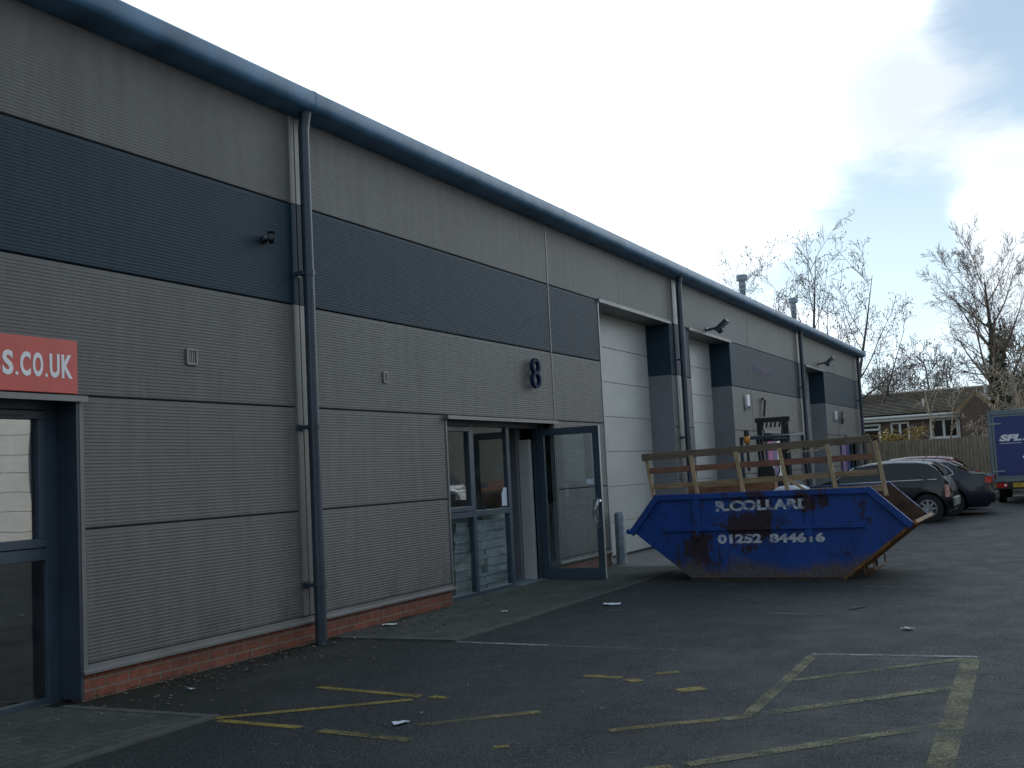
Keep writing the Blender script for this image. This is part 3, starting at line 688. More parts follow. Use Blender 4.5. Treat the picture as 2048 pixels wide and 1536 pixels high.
# stacked goods behind the glazing
first = None
for sx, sy, n, wx in ((12.68, .62, 8, .72), (13.52, .63, 9, .80)):
    for q in range(n):
        if first is None:
            m = MB(); m.box(-.38, .38, -.28, .28, 0, .085); m.box(-.40, .40, -.30, .30, .085, .115); first = m.build('tray', MT['card'], bevel=.006)
            tag(first, 'flat grey lidded tray in the stacks behind the glazed entrance', 'tray', 'trays stacked behind the glazing')
            first.data.transform(Matrix.Translation((0,0,0)))
            o = first
        else: o = first.copy(); col.objects.link(o)
        o.location = (sx+rng.uniform(-.03,.03), sy+rng.uniform(-.03,.03), .012+q*.1155); o.rotation_euler = (0, 0, rng.uniform(-.05,.05))
ORG[first] = Vector((0,0,0))
rk = thing('storage_rack', (15.2, 3.2, 0), 'dark storage rack glimpsed deep inside the doorway', 'rack')
for z in (.5, 1.1, 1.7): MB().box(13.9, 16.2, 2.7, 3.4, z, z+.04).build('shelf', MT['dark'], rk)
for x in (13.92, 16.15):
    for y in (2.72, 3.38): MB().box(x, x+.05, y-.02, y+.02, .01, 2.2).build('post', MT['steel'], rk)

# ------------------------------------------------------------------ things on the wall
s = thing('sign_board', (4.3, 0, 2.5), 'red company sign above the nearest entrance window', 'sign')
MB().box(2.9, 6.035, -.035, -.006, 2.268, 2.665).build('board', MT['red'], s, bevel=.003)
m = MB()
x = 6.035-.05
for ch, wd in reversed([('S',.09),('S',.09),('.',.022),('C',.09),('O',.09),('.',.022),('U',.09),('K',.10)]):
    hgt = .175 if ch != '.' else .028
    lettering(m, ch, (x-wd, -.0352, 2.378), (1,0,0), (0,0,1), wd, hgt, .003, .035); x -= wd + .018
m.build('lettering', MT['signwhite'], s)
# house numbers
def number(txt, x, z, h, wd, mat, label, off=.05, dep=.055):
    m = MB(); lettering(m, txt, (x-wd/2, -off, z), (1,0,0), (0,0,1), wd, h, dep, -.012)
    for q in (-.3, .3): m.tube([(x, -off, z+h*(.5+q)), (x, -.002, z+h*(.5+q))], .006, 6)
    return tag(m.build('house_number', MT[mat]), label, 'house number')
number('8', 14.06, 2.69, .42, .27, 'blue8', 'large blue raised number eight above the glazed entrance')
number('7', 27.25, 2.62, .46, .30, 'dkletter', 'brown raised number seven on the wall behind the forklift')
number('6', 37.85, 2.64, .42, .27, 'dkletter', 'reddish raised number six on the farthest wall section')
# vents
def vent(x, z, w_, h, label):
    t = thing('wall_vent', (x, 0, z), label, 'vent')
    m = MB(); 
    m.box(x-w_/2, x+w_/2, -.02, -.004, z-h/2, z-h/2+.018); m.box(x-w_/2, x+w_/2, -.02, -.004, z+h/2-.018, z+h/2)
    m.box(x-w_/2, x-w_/2+.018, -.0198, -.004, z-h/2+.018, z+h/2-.018); m.box(x+w_/2-.018, x+w_/2, -.0198, -.004, z-h/2+.018, z+h/2-.018)
    m.build('surround', MT['trim'], t, bevel=.003)
    m = MB()
    for q in range(4):
        xa = x-w_/2+.022+q*(w_-.044)/4; m.box(xa, xa+(w_-.044)/4*.55, -.013, -.004, z-h/2+.02, z+h/2-.02)
    m.box(x-w_/2+.018, x+w_/2-.018, -.0075, -.004, z-h/2+.018, z+h/2-.018)
    m.build('grille', MT['flash'], t)
vent(7.29, 2.64, .13, .14, 'small square wall vent left of the nearest downpipe')
vent(10.31, 2.635, .085, .12, 'smaller narrow wall vent between downpipe and number eight')
# camera
t = thing('security_camera', (8.3, 0, 3.8), 'small black security camera on the dark band by the downpipe', 'camera')
m = MB(); m.lathe([(0,0),(.038,0),(.034,-.022),(0,-.022)], (8.30,-.006,3.82), 'y', 16); m.tube([(8.30,-.02,3.82),(8.30,-.07,3.81),(8.31,-.085,3.825)], .012, 8); m.build('bracket', MT['black'], t, smooth=True)
m = MB(); m.tube([(8.36,-.055,3.815),(8.32,-.085,3.83),(8.26,-.13,3.835)], [.030,.034,.034], 16); m.build('housing', MT['black'], t, smooth=True)
m = MB(); m.tube([(8.261,-.1295,3.8349),(8.257,-.1325,3.8353)], .024, 14); m.build('lens', MT['cglass'], t, smooth=True)
m = MB(); m.bar((8.34,-.07,3.868), (8.235,-.148,3.874), .066, .004); m.build('sunshield', MT['black'], t)
# floodlights
def flood(x, z, label):
    t = thing('floodlight', (x, 0, z), label, 'floodlight', 'floodlights over the doors')
    m = MB(); m.box(x-.06, x+.06, -.02, -.004, z-.08, z+.04); m.bar((x,-.01,z-.02), (x,-.27,z+.02), .045, .045); m.build('arm', MT['pipe'], t, bevel=.003)
    m = MB(); c = Vector((x,-.345,z+.055)); d = Vector((0,-.78,.62)).normalized(); n_ = Vector((0,.62,.78)).normalized()
    m.obox(c, (.13,0,0), d*.16, n_*.036); m.build('housing', MT['pipe'], t, bevel=.012)
    m = MB(); m.obox(c-n_*.039, (.11,0,0), d*.13, n_*.003); m.build('lens', MT['steel'], t)
    m = MB(); m.obox(c-n_*.07-d*.10, (.06,0,0), d*.055, n_*.03); m.bar((x-.04,-.32,z-.02), (x-.04,-.33,z-.09), .012, .012, (1,0,0)); m.build('ballast_box', MT['pipe'], t, bevel=.006)
    return t
fa = flood(22.86, 4.36, 'dark angled floodlight over the second tall roller door'); dup(fa, (34.75, 0, 4.44), 'dark angled floodlight over the farthest roller door')
# alarm boxes
def alarm(x, z, label):
    t = thing('alarm_box', (x, 0, z), label, 'alarm box', 'alarm boxes')
    m = MB(); m.prism([(x-.11,z+.17), (x+.11,z+.17), (x+.115,z+.13), (x+.10,z-.09), (x+.025,z-.19), (x-.025,z-.19), (x-.10,z-.09), (x-.115,z+.13)], 'y', -.075, -.004); m.build('casing', MT['white'], t, bevel=.008)
    m = MB(); m.prism([(x-.088,z-.10), (x+.088,z-.10), (x+.018,z-.184), (x-.018,z-.184)], 'y', -.080, -.0755); m.build('lens', MT['blue8'], t)
    return t
al = alarm(25.75, 2.93, 'white shield-shaped alarm box beside the number seven'); dup(al, (36.85, 0, 2.87), 'white alarm box beside the number six')
# lilac sign lettering on the band and banners
tag(lettering(MB(), 'Coopers', (26.75,-.012,3.68), (1,0,0), (0,0,1), 1.7, .20, .006, .0).build('sign_lettering', MT['lilac']), 'faint lilac lettering on the dark band above number seven', 'sign')
t = thing('banner', (28.3, 0, .9), 'pink and lilac banner on the wall behind the forklift', 'banner')
MB().box(27.35, 28.35, -.05, -.02, .75, 2.08).build('cloth', MT['lilac'], t); MB().box(27.4, 27.85, -.056, -.051, .8, 2.03).build('print', MT['pink'], t)
MB().box(28.4, 28.75, -.05, -.02, .75, 2.05).build('cloth', MT['signwhite'], t)
t = thing('banner', (38.4, 0, .9), 'lilac banner on the far wall behind the slatted timber frame', 'banner')
MB().box(37.5, 38.25, -.05, -.02, 1.1, 2.05).build('cloth', MT['lilac'], t); MB().box(38.3, 38.9, -.05, -.02, 1.1, 2.05).build('cloth', MT['truckblue'], t)
# flues on the roof
def flue(x, y, zt, label):
    zb = 5.43+.096*y
    t = thing('flue', (x, y, zb), label, 'flue', 'roof flues')
    m = MB(); m.tube([(x,y,zb-.05),(x,y,zt-.42),(x,y,zt-.40),(x,y,zt-.12)], [.085,.085,.10,.10], 18); m.build('pipe', MT['steel'], t, smooth=True)
    m = MB()
    for z in (zt-.42, zt-.28): m.tube([(x,y,z),(x,y,z+.03)], .115, 18)
    m.build('collar', MT['flashlt'], t, smooth=True)
    m = MB(); m.lathe([(0,zt-.15),(.17,zt-.15),(.175,zt-.02),(.16,zt),(0,zt+.01)], (x,y,0), 'z', 20); m.build('cowl', MT['steel'], t, smooth=True)
    return t
flue(30.9, 1.2, 6.79, 'grey metal roof flue nearest to the camera'); flue(37.5, 1.2, 6.93, 'grey metal roof flue in front of the bare trees')
# bollards
t = thing('bollard', (16.79, -.15, 0), 'galvanised steel bollard beside the first roller door', 'bollard', 'bollards by the roller doors')
m = MB(); m.lathe([(.084,0),(.084,.80),(.078,.82),(.05,.835),(0,.84)], (16.79,-.15,0), 'z', 28); m.build('post', MT['steel'], t, smooth=True)
m = MB(); m.lathe([(.115,.011),(.10,.03),(.085,.035)], (16.79,-.15,0), 'z', 24); m.build('footing', MT['conc'], t, smooth=True)
dup(t, (32.7, -.35, 0), 'steel bollard in front of the farthest roller door')
# ------------------------------------------------------------------ the skip
XN, XF = 14.42, 16.12
S = thing('skip', (15.25, -3.0, 0), 'battered blue rubbish skip with rubbed white lettering on the car park', 'skip')
side = [(-1.22,.68), (-1.58,1.125), (-4.41,1.125), (-4.86,.70), (-3.98,.02), (-2.05,.02)]
for x0, x1, nm in ((XN, XN+.012, 'n'), (XF-.012, XF, 'f')):
    m = MB(); m.prism(side, 'x', x0, x1); 
    if nm == 'n':
        sp_ = m.build('side_panel', MT['skip'], S)
    else: m.build('side_panel', MT['rust'], S, ).__setitem__('label', 'rusty inner far side of the skip')
# second skin on the outside of the far side, seen from the other side only
MB().prism(side, 'x', XF+.001, XF+.008).build('side_panel', MT['skip'], S)
# rims: folded steel channels along the top and the sloping ends
def rim(x, sgn):
    m = MB()
    def seg(a, b, w_=.075, out=.045):
        d = Vector((0, b[0]-a[0], b[1]-a[1])).normalized(); n_ = Vector((0, -d.z, d.y))
        if n_.z > 0: n_ = -n_
        p = Vector((x, *a)); q = Vector((x, *b)); o_ = Vector((sgn*out, 0, 0))
        c = (p+q)/2 + n_*w_/2 + o_/2
        m.obox(c, (q-p)/2, n_*w_/2, o_/2)
    seg((-1.60,1.14), (-4.40,1.14)); seg((-1.20,.655), (-1.612,1.155), .085, .055); seg((-4.885,.68), (-4.388,1.155), .085, .055)
    m.build('rim', MT['skip'], S, bevel=.006)
rim(XN, -1); rim(XF, 1)
# pressed ribs and the long swage line
m = MB(); m.box(XN-.045, XN-.001, -4.30, -1.70, .645, .70); m.build('swage_rail', MT['skip'], S, bevel=.006)
for y in (-2.16, -3.62):
    m = MB(); m.box(XN-.04, XN-.001, y-.05, y+.05, .701, 1.064); m.build('rib', MT['skip'], S, bevel=.006)
m = MB(); m.box(XN-.02, XN-.001, -4.28, -4.21, .30, .655); m.box(XN-.019, XN-.001, -1.80, -1.74, .36, .655)
MB().prism([(-4.0,.0), (-2.03,.0), (-2.03,.03), (-4.0,.03)], 'x', XN, XF).build('floor_panel', MT['rust'], S)
# sloping ends, base to tip
def endp(a, b, mat, lab):
    d = Vector((b[0]-a[0], b[1]-a[1])); n_ = Vector((-d.y, d.x)).normalized()*.012
    m = MB(); m.prism([tuple(a), tuple(b), tuple(Vector(b)+n_), tuple(Vector(a)+n_)], 'x', XN+.013, XF-.013)
    o = m.build('end_panel', MT[mat], S)
    if lab: o['label'] = lab
endp((-3.98,.03), (-4.86,.70), 'rust', None); endp((-2.05,.03), (-1.22,.68), 'rust', None)
m = MB(); d = Vector((0,-.88,.68)).normalized(); n_ = Vector((0,-d.z,d.y))*-1
for x in (XN+.03, XN+.85, XF-.04):
    m = MB(); m.bar((x,-4.0,.0+.012), (x,-4.85,.668), .075, .035, (0,-.6,-.8))
    m.build('stiffener', MT['yellow'], S, bevel=.004)['label'] = 'yellow stiffener under the sloping end'
m = MB(); m.bar((XN-.04,-4.89,.69), (XF+.04,-4.89,.69), .05, .05, (0,.6,.8)); m.build('end_lip', MT['yellow'], S, bevel=.008)['label'] = 'yellow and rust lip of the sloping end'
m = MB(); m.bar((XN-.04,-1.19,.66), (XF+.04,-1.19,.66), .06, .06, (0,-.6,.8)); m.build('end_lip', MT['skip'], S, bevel=.008)
# lifting lugs and the small rear ladder of hooks at the foot
for x, sg in ((XN, -1), (XF, 1)):
    for y in (-2.16, -3.62):
        m = MB(); m.lathe([(0,0),(.035,0),(.035,.06),(.05,.06),(.05,.075),(0,.075)], (x+sg*.005, y, .60), 'x', 14)
        if sg < 0: m.v = [(2*x-a, b, c) for a, b, c in m.v]
        m.build('lifting_lug', MT['skip'], S, smooth=True)
m = MB()
for x in (XN+.25, XN+.5, XN+1.2):
    m.tube([(x,-4.20,.16), (x,-4.22,.05), (x,-4.27,.045), (x,-4.33,.10), (x,-4.33,.22)], .012, 6)
m.tube([(XN+.25,-4.33,.1), (XN+1.2,-4.33,.1)], .01, 6); m.build('tow_hook', MT['yellow'], S, smooth=True)
m = MB()
lettering(m, 'R.COLLARD', (XN-.003, -2.42, .895), (0,-1,0), (0,0,1), 1.24, .135, .003, .045)
m.build('lettering', MT['skiptext'], sp_)
m = MB()
lettering(m, '01252', (XN-.003, -2.42, .475), (0,-1,0), (0,0,1), .58, .12, .003, .045); m.build('lettering', MT['skiptext'], sp_); m = MB(); lettering(m, '844616', (XN-.003, -3.10, .475), (0,-1,0), (0,0,1), .70, .12, .003, .045)
m.build('lettering', MT['skiptext'], sp_)
# the slatted timber frame standing in the skip
T = thing('slatted_hurdle', (14.62, -3, .5), 'leaning slatted timber hurdle standing up out of the skip', 'hurdle')
def yz(y, z): return (14.60 + (1.2-z)*-.03, y - .12*(1.2-z), z)      # it leans along its length
m = MB(); m.bar(yz(-1.42,1.655), yz(-4.47,1.735), .028, .095); m.build('top_rail', MT['wtop'], T, bevel=.004)
m = MB(); m.bar(yz(-1.50,1.465), yz(-4.46,1.515), .022, .078); m.build('rail', MT['wred'], T, bevel=.003)
m = MB(); m.bar(yz(-1.52,1.245), yz(-4.48,1.32), .022, .072); m.build('rail', MT['wtan'], T, bevel=.003)
m = MB(); m.bar(yz(-2.9,1.085), yz(-4.50,1.12), .022, .085); m.build('rail', MT['wtan'], T, bevel=.003)
for i, y in enumerate((-1.475, -2.12, -2.74, -3.32, -3.93, -4.515)):
    t_ = 1.63 + (abs(y)-1.45)*.026
    m = MB(); p = Vector(yz(y, t_)); q = Vector(yz(y-.012, .95 if i < 5 else 1.02)); 
    p.x -= .027; q.x -= .027
    if i in (0, 5): p.x += .054; q.x += .054
    m.bar(p, q, .05, .032, (1,0,0)); m.build('upright', MT['wpost'], T, bevel=.003)
m = MB(); m.bar((14.57,-3.33,1.29), (14.57,-3.62,1.09), .03, .035); m.build('broken_brace', MT['wpost'], T)
# splintered edge on the top rail
m = MB()
for q in range(5):
    y = -3.42-q*.09+rng.uniform(-.02,.02); m.bar(yz(y,1.62), yz(y-.12,1.655+rng.uniform(-.03,.02)), .018, .016)
m.build('splinters', MT['wpost'], T)
# rubbish in the skip
tag(MB().obox((15.55,-2.35,1.13), (.02,.0,.13), (0,.62,.0), (.09,0,-.01)).build('board', MT['wred'], bevel=.004), 'dark red-brown board lying in the skip', 'board')
tag(MB().bar((15.2,-1.9,1.225), (15.2,-2.62,1.24), .03, .05).build('plank', MT['wpost'], bevel=.003), 'thin pale plank lying across the rubbish in the skip', 'plank')
m = MB(); m.lathe([(0,-.18),(.10,-.17),(.19,-.09),(.2,.0),(.16,.09),(.07,.15),(0,.16)], (15.0,-3.28,1.09), 'y', 18)
m.v = [(x+rng.uniform(-.03,.03), y*1.0+rng.uniform(-.03,.03)+(y+3.28)*.5, 1.09+(z-1.09)*.55+rng.uniform(-.02,.02)) for x, y, z in m.v]
tag(m.build('rubbish_bag', MT['paper'], smooth='all'), 'white plastic rubbish bag bulging over the skip rim', 'rubbish bag')
m = MB()
vs = []; nx, ny = 14, 22
for i in range(nx):
    for j in range(ny):
        x = XN+.02+(XF-XN-.04)*i/(nx-1); y = -1.62-2.75*j/(ny-1); h = .88+.10*sin(i*1.3+j*.6)+rng.uniform(-.08,.08)
        vs.append((x, y, h if 0 < i < nx-1 and 0 < j < ny-1 else .7))
m.add(vs, [(i*ny+j, (i+1)*ny+j, (i+1)*ny+j+1, i*ny+j+1) for i in range(nx-1) for j in range(ny-1)])
tag(m.build('rubble', MT['rust']), 'heaped brown rubble filling the skip', 'rubble', kind='stuff')

# ------------------------------------------------------------------ vehicles
def lerp_tab(tab, x):
    if x <= tab[0][0]: return tab[0][1]
    for (a, va), (b, vb) in zip(tab[:-1], tab[1:]):
        if x <= b: 
            t = (x-a)/(b-a); return va+(vb-va)*t
    return tab[-1][1]
def smooth_tab(tab, x, h=.06):
    return (lerp_tab(tab, x-h)+2*lerp_tab(tab, x)+lerp_tab(tab, x+h))/4
def car(name, X, Y0, label, paint, L_, half, top, belt, roofw, glass0, glass1, wheels, wr, spokes, side_win, pillars, tail, rear_glass, screen, chrome, roofrange, spoiler=None, ground=.19, wh_tab=None):
    """X: centre line, Y0: rear end; the car points to +Y. tables run along the length from the rear"""
    t = thing(name, (X, Y0+L_/2, 0), label, 'car', 'cars parked nose to the wall')
    W = wh_tab or [(0,.84),(.12,.93),(.5,1.0),(L_*.75,1.0),(L_-.25,.93),(L_,.80)]
    hw = lambda l: half*smooth_tab(W, l, .05)
    tp = lambda l: smooth_tab(top, l, .04)
    bl = lambda l: min(smooth_tab(belt, l, .05), tp(l)-.012)
    rw = lambda l: roofw*half
    def ring(l):
        w_, b, z = hw(l), bl(l), tp(l)
        gh = max(z-b, .012); k = min(gh/.38, 1.0)
        re = w_-(w_-rw(l))*k*.92            # roof edge half width
        ze = b+gh*.90
        lo = ground + (.10 if l < .12 or l > L_-.15 else 0)
        return [(w_*.90, lo), (w_*.985, lo+.10), (w_*1.0, .52), (w_*.995, b-.10), (w_*.965, b), (re, ze), (re*.86, b+gh*.985), (re*.45, z), (0, z)]
    ls = sorted({round(L_*i/56, 4) for i in range(57)} | {.02, .05, L_-.03})
    m = MB(); vs = []; n = 17
    for l in ls:
        r_ = ring(l); full = [(-a, z) for a, z in r_] + [(a, z) for a, z in r_[-2::-1]]
        vs += [(X+a, Y0+l, z) for a, z in full]
    fs = []
    for i in range(len(ls)-1):
        for k in range(n-1): fs.append((i*n+k, i*n+k+1, (i+1)*n+k+1, (i+1)*n+k))
        fs.append((i*n+n-1, i*n, (i+1)*n, (i+1)*n+n-1))
    fs += [tuple(range(n)), tuple(range((len(ls)-1)*n+n-1, (len(ls)-1)*n-1, -1))]
    m.add(vs, [f[::-1] for f in fs])
    body = m.build('body', MT[paint], t, smooth=True)
    # cut the wheel arches out of the body
    cut = MB()
    for wl in wheels:
        for sg in (-1, 1):
            vv = MB(); vv.lathe([(0,-.16),(wr+.055,-.16),(wr+.055,.16),(0,.16)], (X+sg*(half-.08), Y0+wl, wr), 'x', 36); cut.add(vv.v, vv.f)
    co = cut.build('cutter', MT['black'])
    bo = body.modifiers.new('arches', 'BOOLEAN'); bo.operation = 'DIFFERENCE'; bo.object = co; bo.solver = 'EXACT'
    dg = bpy.context.evaluated_depsgraph_get(); dg.update()
    me = bpy.data.meshes.new_from_object(body.evaluated_get(dg)); body.modifiers.clear(); old = body.data; body.data = me
    bpy.data.objects.remove(co)
    for p in me.polygons: p.use_smooth = True
    try: me.set_sharp_from_angle(angle=R(40))
    except Exception: pass
    def sx(l, z):
        r_ = ring(l); (a0, z0), (a1, z1) = r_[4], r_[5]
        return a0+(a1-a0)*min(max((z-z0)/max(z1-z0, 1e-3), 0), 1)
    def side_patch(la, lb, lo, hi, sg, off=.006, n_=14):
        vs = []
        for i in range(n_+1):
            l = la+(lb-la)*i/n_
            z0, z1 = lo(l), max(hi(l), lo(l)+.004)
            for q in range(5):
                z = z0+(z1-z0)*q/4; vs.append((X+sg*(sx(l, z)+off), Y0+l, z))
        return vs, [(i*5+q, i*5+q+1, (i+1)*5+q+1, (i+1)*5+q)[::sg] for i in range(n_) for q in range(4)]
    for sg in (-1, 1):
        for la, lb, lo, hi in side_win:
            m = MB(); m.add(*side_patch(la, lb, lo, hi, sg)); m.build('side_window', MT['cglass'], t, smooth='all')
        if chrome:
            m = MB()
            for pts in chrome:
                m.tube([(X+sg*(sx(l, z)+.008), Y0+l, z) for l, z in pts], .011, 6)
            m.build('window_trim_painted_glint', MT['trim_painted_glint'], t, smooth='all')  # real window trim plus bright tubes imitating sky reflection on the roof edge
    def top_patch(la, lb, wf, off=.02, n_=10):
        vs = []
        for i in range(n_+1):
            l = la+(lb-la)*i/n_; r_ = ring(l)
            for q in range(9):
                a = (q/8*2-1)*wf*r_[5][0]; aa = abs(a); z = r_[-1][1]
                pr = r_[5:]
                for (a0, z0), (a1, z1) in zip(pr[:-1], pr[1:]):
                    if a1 <= aa <= a0: z = z0+(z1-z0)*(a0-aa)/max(a0-a1, 1e-4)
                vs.append((X+a, Y0+l-(off if la < L_/2 else -off), z+off))
        return vs, [(i*9+q, i*9+q+1, (i+1)*9+q+1, (i+1)*9+q) for i in range(n_) for q in range(8)]
    m = MB(); m.add(*top_patch(*rear_glass)); m.build('rear_window', MT['cglass'], t, smooth='all')
    m = MB(); m.add(*top_patch(*screen)); m.build('windscreen', MT['cglass'], t, smooth='all')
    # wheels
    for wl in wheels:
        for sg in (-1, 1):
            c = (X+sg*(half-.105), Y0+wl, wr)
            m = MB(); m.lathe([(wr*.62,-.09),(wr*.97,-.09),(wr,-.06),(wr,.06),(wr*.97,.09),(wr*.64,.095),(wr*.62,.03),(wr*.62,-.09)], c, 'x', 36)
            ty = m.build('tyre', MT['tyre'], t, smooth=True)
            m = MB(); r1 = wr*.64; x_out = c[0]+sg*.088
            m.lathe([(r1,-.005),(r1,.006),(r1*.9,.006),(r1*.86,-.02)], (x_out, c[1], c[2]), 'x', 36)
            for s_ in range(spokes):
                a = 2*pi*s_/spokes; d = Vector((0, cos(a), sin(a))); q = Vector((0, -sin(a), cos(a)))
                m.add([Vector((x_out-sg*.004, c[1], c[2]))+d*r1*.18+q*.030, Vector((x_out-sg*.004, c[1], c[2]))+d*r1*.92+q*.017, Vector((x_out-sg*.004, c[1], c[2]))+d*r1*.92-q*.017, Vector((x_out-sg*.004, c[1], c[2]))+d*r1*.18-q*.030], [(0,1,2,3)])
            m.lathe([(0,.004),(r1*.26,.002),(r1*.28,-.02)], (x_out, c[1], c[2]), 'x', 16)
            if sg < 0: pass
            m.build('rim', MT['rim'], ty, smooth=True)
            ORG[ty] = ORG[t]
            m = MB(); m.lathe([(0,-.03),(r1,-.03)], (x_out-sg*.05, c[1], c[2]), 'x', 20); m.build('brake_disc', MT['black'], ty)
    # lamps, bumper, plate
    for sg in (-1, 1):
        for l0, l1, z0, z1, mt in tail:
            vs = []; nn = 5
            for i in range(nn+1):
                l = l0+(l1-l0)*i/nn
                for q in range(5):
                    z = z0+(z1-z0)*q/4; r_ = ring(l); a = lerp_tab([(zz, aa) for aa, zz in r_[:5]], z); vs.append((X+sg*(a+.007), Y0+l-(.004), z))
            k0 = len(vs)
            for q in range(5):
                z = z0+(z1-z0)*q/4; vs.append((X+sg*(half*.72), Y0+.0+l0-.012, z))
            fs = [(i*5+q, i*5+q+1, (i+1)*5+q+1, (i+1)*5+q) for i in range(nn) for q in range(4)] + [(q, q+1, k0+q+1, k0+q) for q in range(4)]
            m = MB(); m.add(vs, fs); m.build('tail_lamp', MT[mt], t, smooth='all')
    zb = .34
    m = MB(); m.box(X-half*.8, X+half*.8, Y0-.045, Y0+.1, zb, zb+.2); m.build('rear_bumper', MT['cpdull' if paint == 'cpblack' else paint], t, bevel=.03, seg=3)
    pass
    for sg in (-1, 1):
        m = MB(); yy = Y0+glass1; m.obox((X+sg*(half+.10), yy, bl(glass1)+.06), (.09,0,0), (0,.05,0), (0,0,.06)); m.obox((X+sg*(half+.0), yy, bl(glass1)+.02), (.05,0,0), (0,.02,0), (0,0,.015)); m.build('door_mirror', MT[paint], t, bevel=.02)
    m = MB(); m.tube([(X+.0,Y0+roofrange[0]+.15,tp(roofrange[0]+.15)), (X+.0,Y0+roofrange[0]+.02,tp(roofrange[0]+.15)+.13)], .006, 5); m.build('aerial', MT['black'], t)
    # door shut lines
    for sg in (-1, 1):
        m = MB()
        for l in pillars:
            for k_ in range(8):
                za = ground+.16+(bl(l)-.06-ground-.16)*k_/8; zb_ = ground+.16+(bl(l)-.06-ground-.16)*(k_+1)/8
                a0 = lerp_tab([(zz, aa) for aa, zz in ring(l)[:5]], za); a1 = lerp_tab([(zz, aa) for aa, zz in ring(l)[:5]], zb_)
                m.add([(X+sg*(a0+.002), Y0+l-.004, za), (X+sg*(a0+.002), Y0+l+.004, za), (X+sg*(a1+.002), Y0+l+.004, zb_), (X+sg*(a1+.002), Y0+l-.004, zb_)], [(0,1,2,3)])
        m.build('shut_line', MT['black'], t)
    if spoiler: spoiler(t, X, Y0, tp)
    return t
lin = lambda a, za, b, zb: (lambda l: za+(zb-za)*(l-a)/(b-a))
# black hatchback (nearest)
H = 1.385
car('hatchback', 27.15, -4.28, 'small black hatchback with alloy wheels, nearest car behind the skip', 'cpblack', 3.63, .845,
    [(0,.62),(.04,.86),(.12,.95),(.30,1.22),(.46,1.325),(.70,1.365),(1.2,1.385),(1.75,1.365),(2.02,1.31),(2.62,.985),(2.75,.955),(3.2,.89),(3.48,.78),(3.63,.56)],
    [(0,.60),(.1,.90),(.3,.945),(2.6,.915),(3.63,.60)], .80, .45, 2.45, (.52,2.99), .315, 8,
    [(.40,1.44, lambda l: .965, lambda l: min(1.265, .98+(l-.38)*1.9)), (1.50,2.06, lambda l: .955, lambda l: min(1.265, 1.262)), (2.06,2.56, lambda l: .95, lin(2.06,1.262,2.56,.965))],
    [1.47, 2.55], [(.05,.15,.55,.83,'lamp')], (.16,.42,.84), (2.08,2.58,.88), [[(.30,.952),(1.0,.945),(1.8,.935),(2.55,.925)], [(2.06,1.28),(2.3,1.13),(2.57,.955)], [(.40,1.29),(.70,1.345),(1.2,1.365),(1.75,1.345),(2.02,1.29)]], (.5,2.0))  # last trim row is a roof-edge highlight made as a bright tube
# dark blue saloon
def none(*a): pass
car('saloon_car', 29.8, -4.97, 'dark blue saloon with chrome window trim beside the black hatchback', 'cpnavy', 4.52, .90,
    [(0,.70),(.03,.93),(.12,.975),(.45,1.01),(.55,1.05),(.95,1.27),(1.3,1.365),(1.8,1.405),(2.3,1.41),(2.7,1.375),(3.35,1.02),(3.5,.985),(4.1,.90),(4.4,.76),(4.52,.55)],
    [(0,.64),(.2,.93),(.6,.965),(3.4,.93),(4.52,.58)], .74, .9, 3.2, (.97,3.73), .325, 10,
    [(.88,1.20, lambda l: .985+.0*l, lambda l: min(1.27, 1.02+(l-.88)*1.15)), (1.20,1.62, lambda l: .98, lambda l: min(1.285, 1.02+(l-.88)*1.15)), (1.66,2.35, lambda l: .97, lambda l: 1.295), (2.35,3.22, lambda l: .965, lin(2.35,1.30,3.22,.985))],
    [1.64, 2.6], [(.01,.17,.76,.91,'redlens')], (.56,1.12,.86), (2.78,3.38,.88), [[(3.2,.97),(2.2,.963),(.95,.975),(.86,.995),(.88,1.06),(.98,1.17),(1.18,1.27),(1.8,1.325),(2.35,1.315)], [(.75,1.19),(.95,1.285),(1.3,1.365),(1.8,1.39),(2.3,1.395),(2.7,1.35)]], (1.2,2.6))  # second trim row paints the sky's gleam along the roof edge
# dark red car beyond
car('hatchback', 32.45, -4.45, 'dark red hatchback farthest along the row, mostly hidden by the saloon', 'cpred', 4.1, .86,
    [(0,.66),(.04,.92),(.14,1.02),(.42,1.28),(.62,1.40),(1.0,1.45),(1.7,1.465),(2.2,1.42),(3.0,1.02),(3.2,.98),(3.8,.86),(4.1,.58)],
    [(0,.62),(.15,.96),(.5,.99),(3.1,.94),(4.1,.6)], .78, .5, 2.9, (.75,3.3), .31, 7,
    [(.50,1.40, lambda l: 1.01, lambda l: min(1.32, 1.03+(l-.5)*1.9)), (1.46,2.1, lambda l: 1.0, lambda l: 1.325), (2.1,2.85, lambda l: .985, lin(2.1,1.33,2.85,1.0))],
    [1.43, 2.6], [(.01,.22,.72,1.0,'redlens')], (.16,.58,.86), (2.3,2.98,.88), None, (.7,2.1))

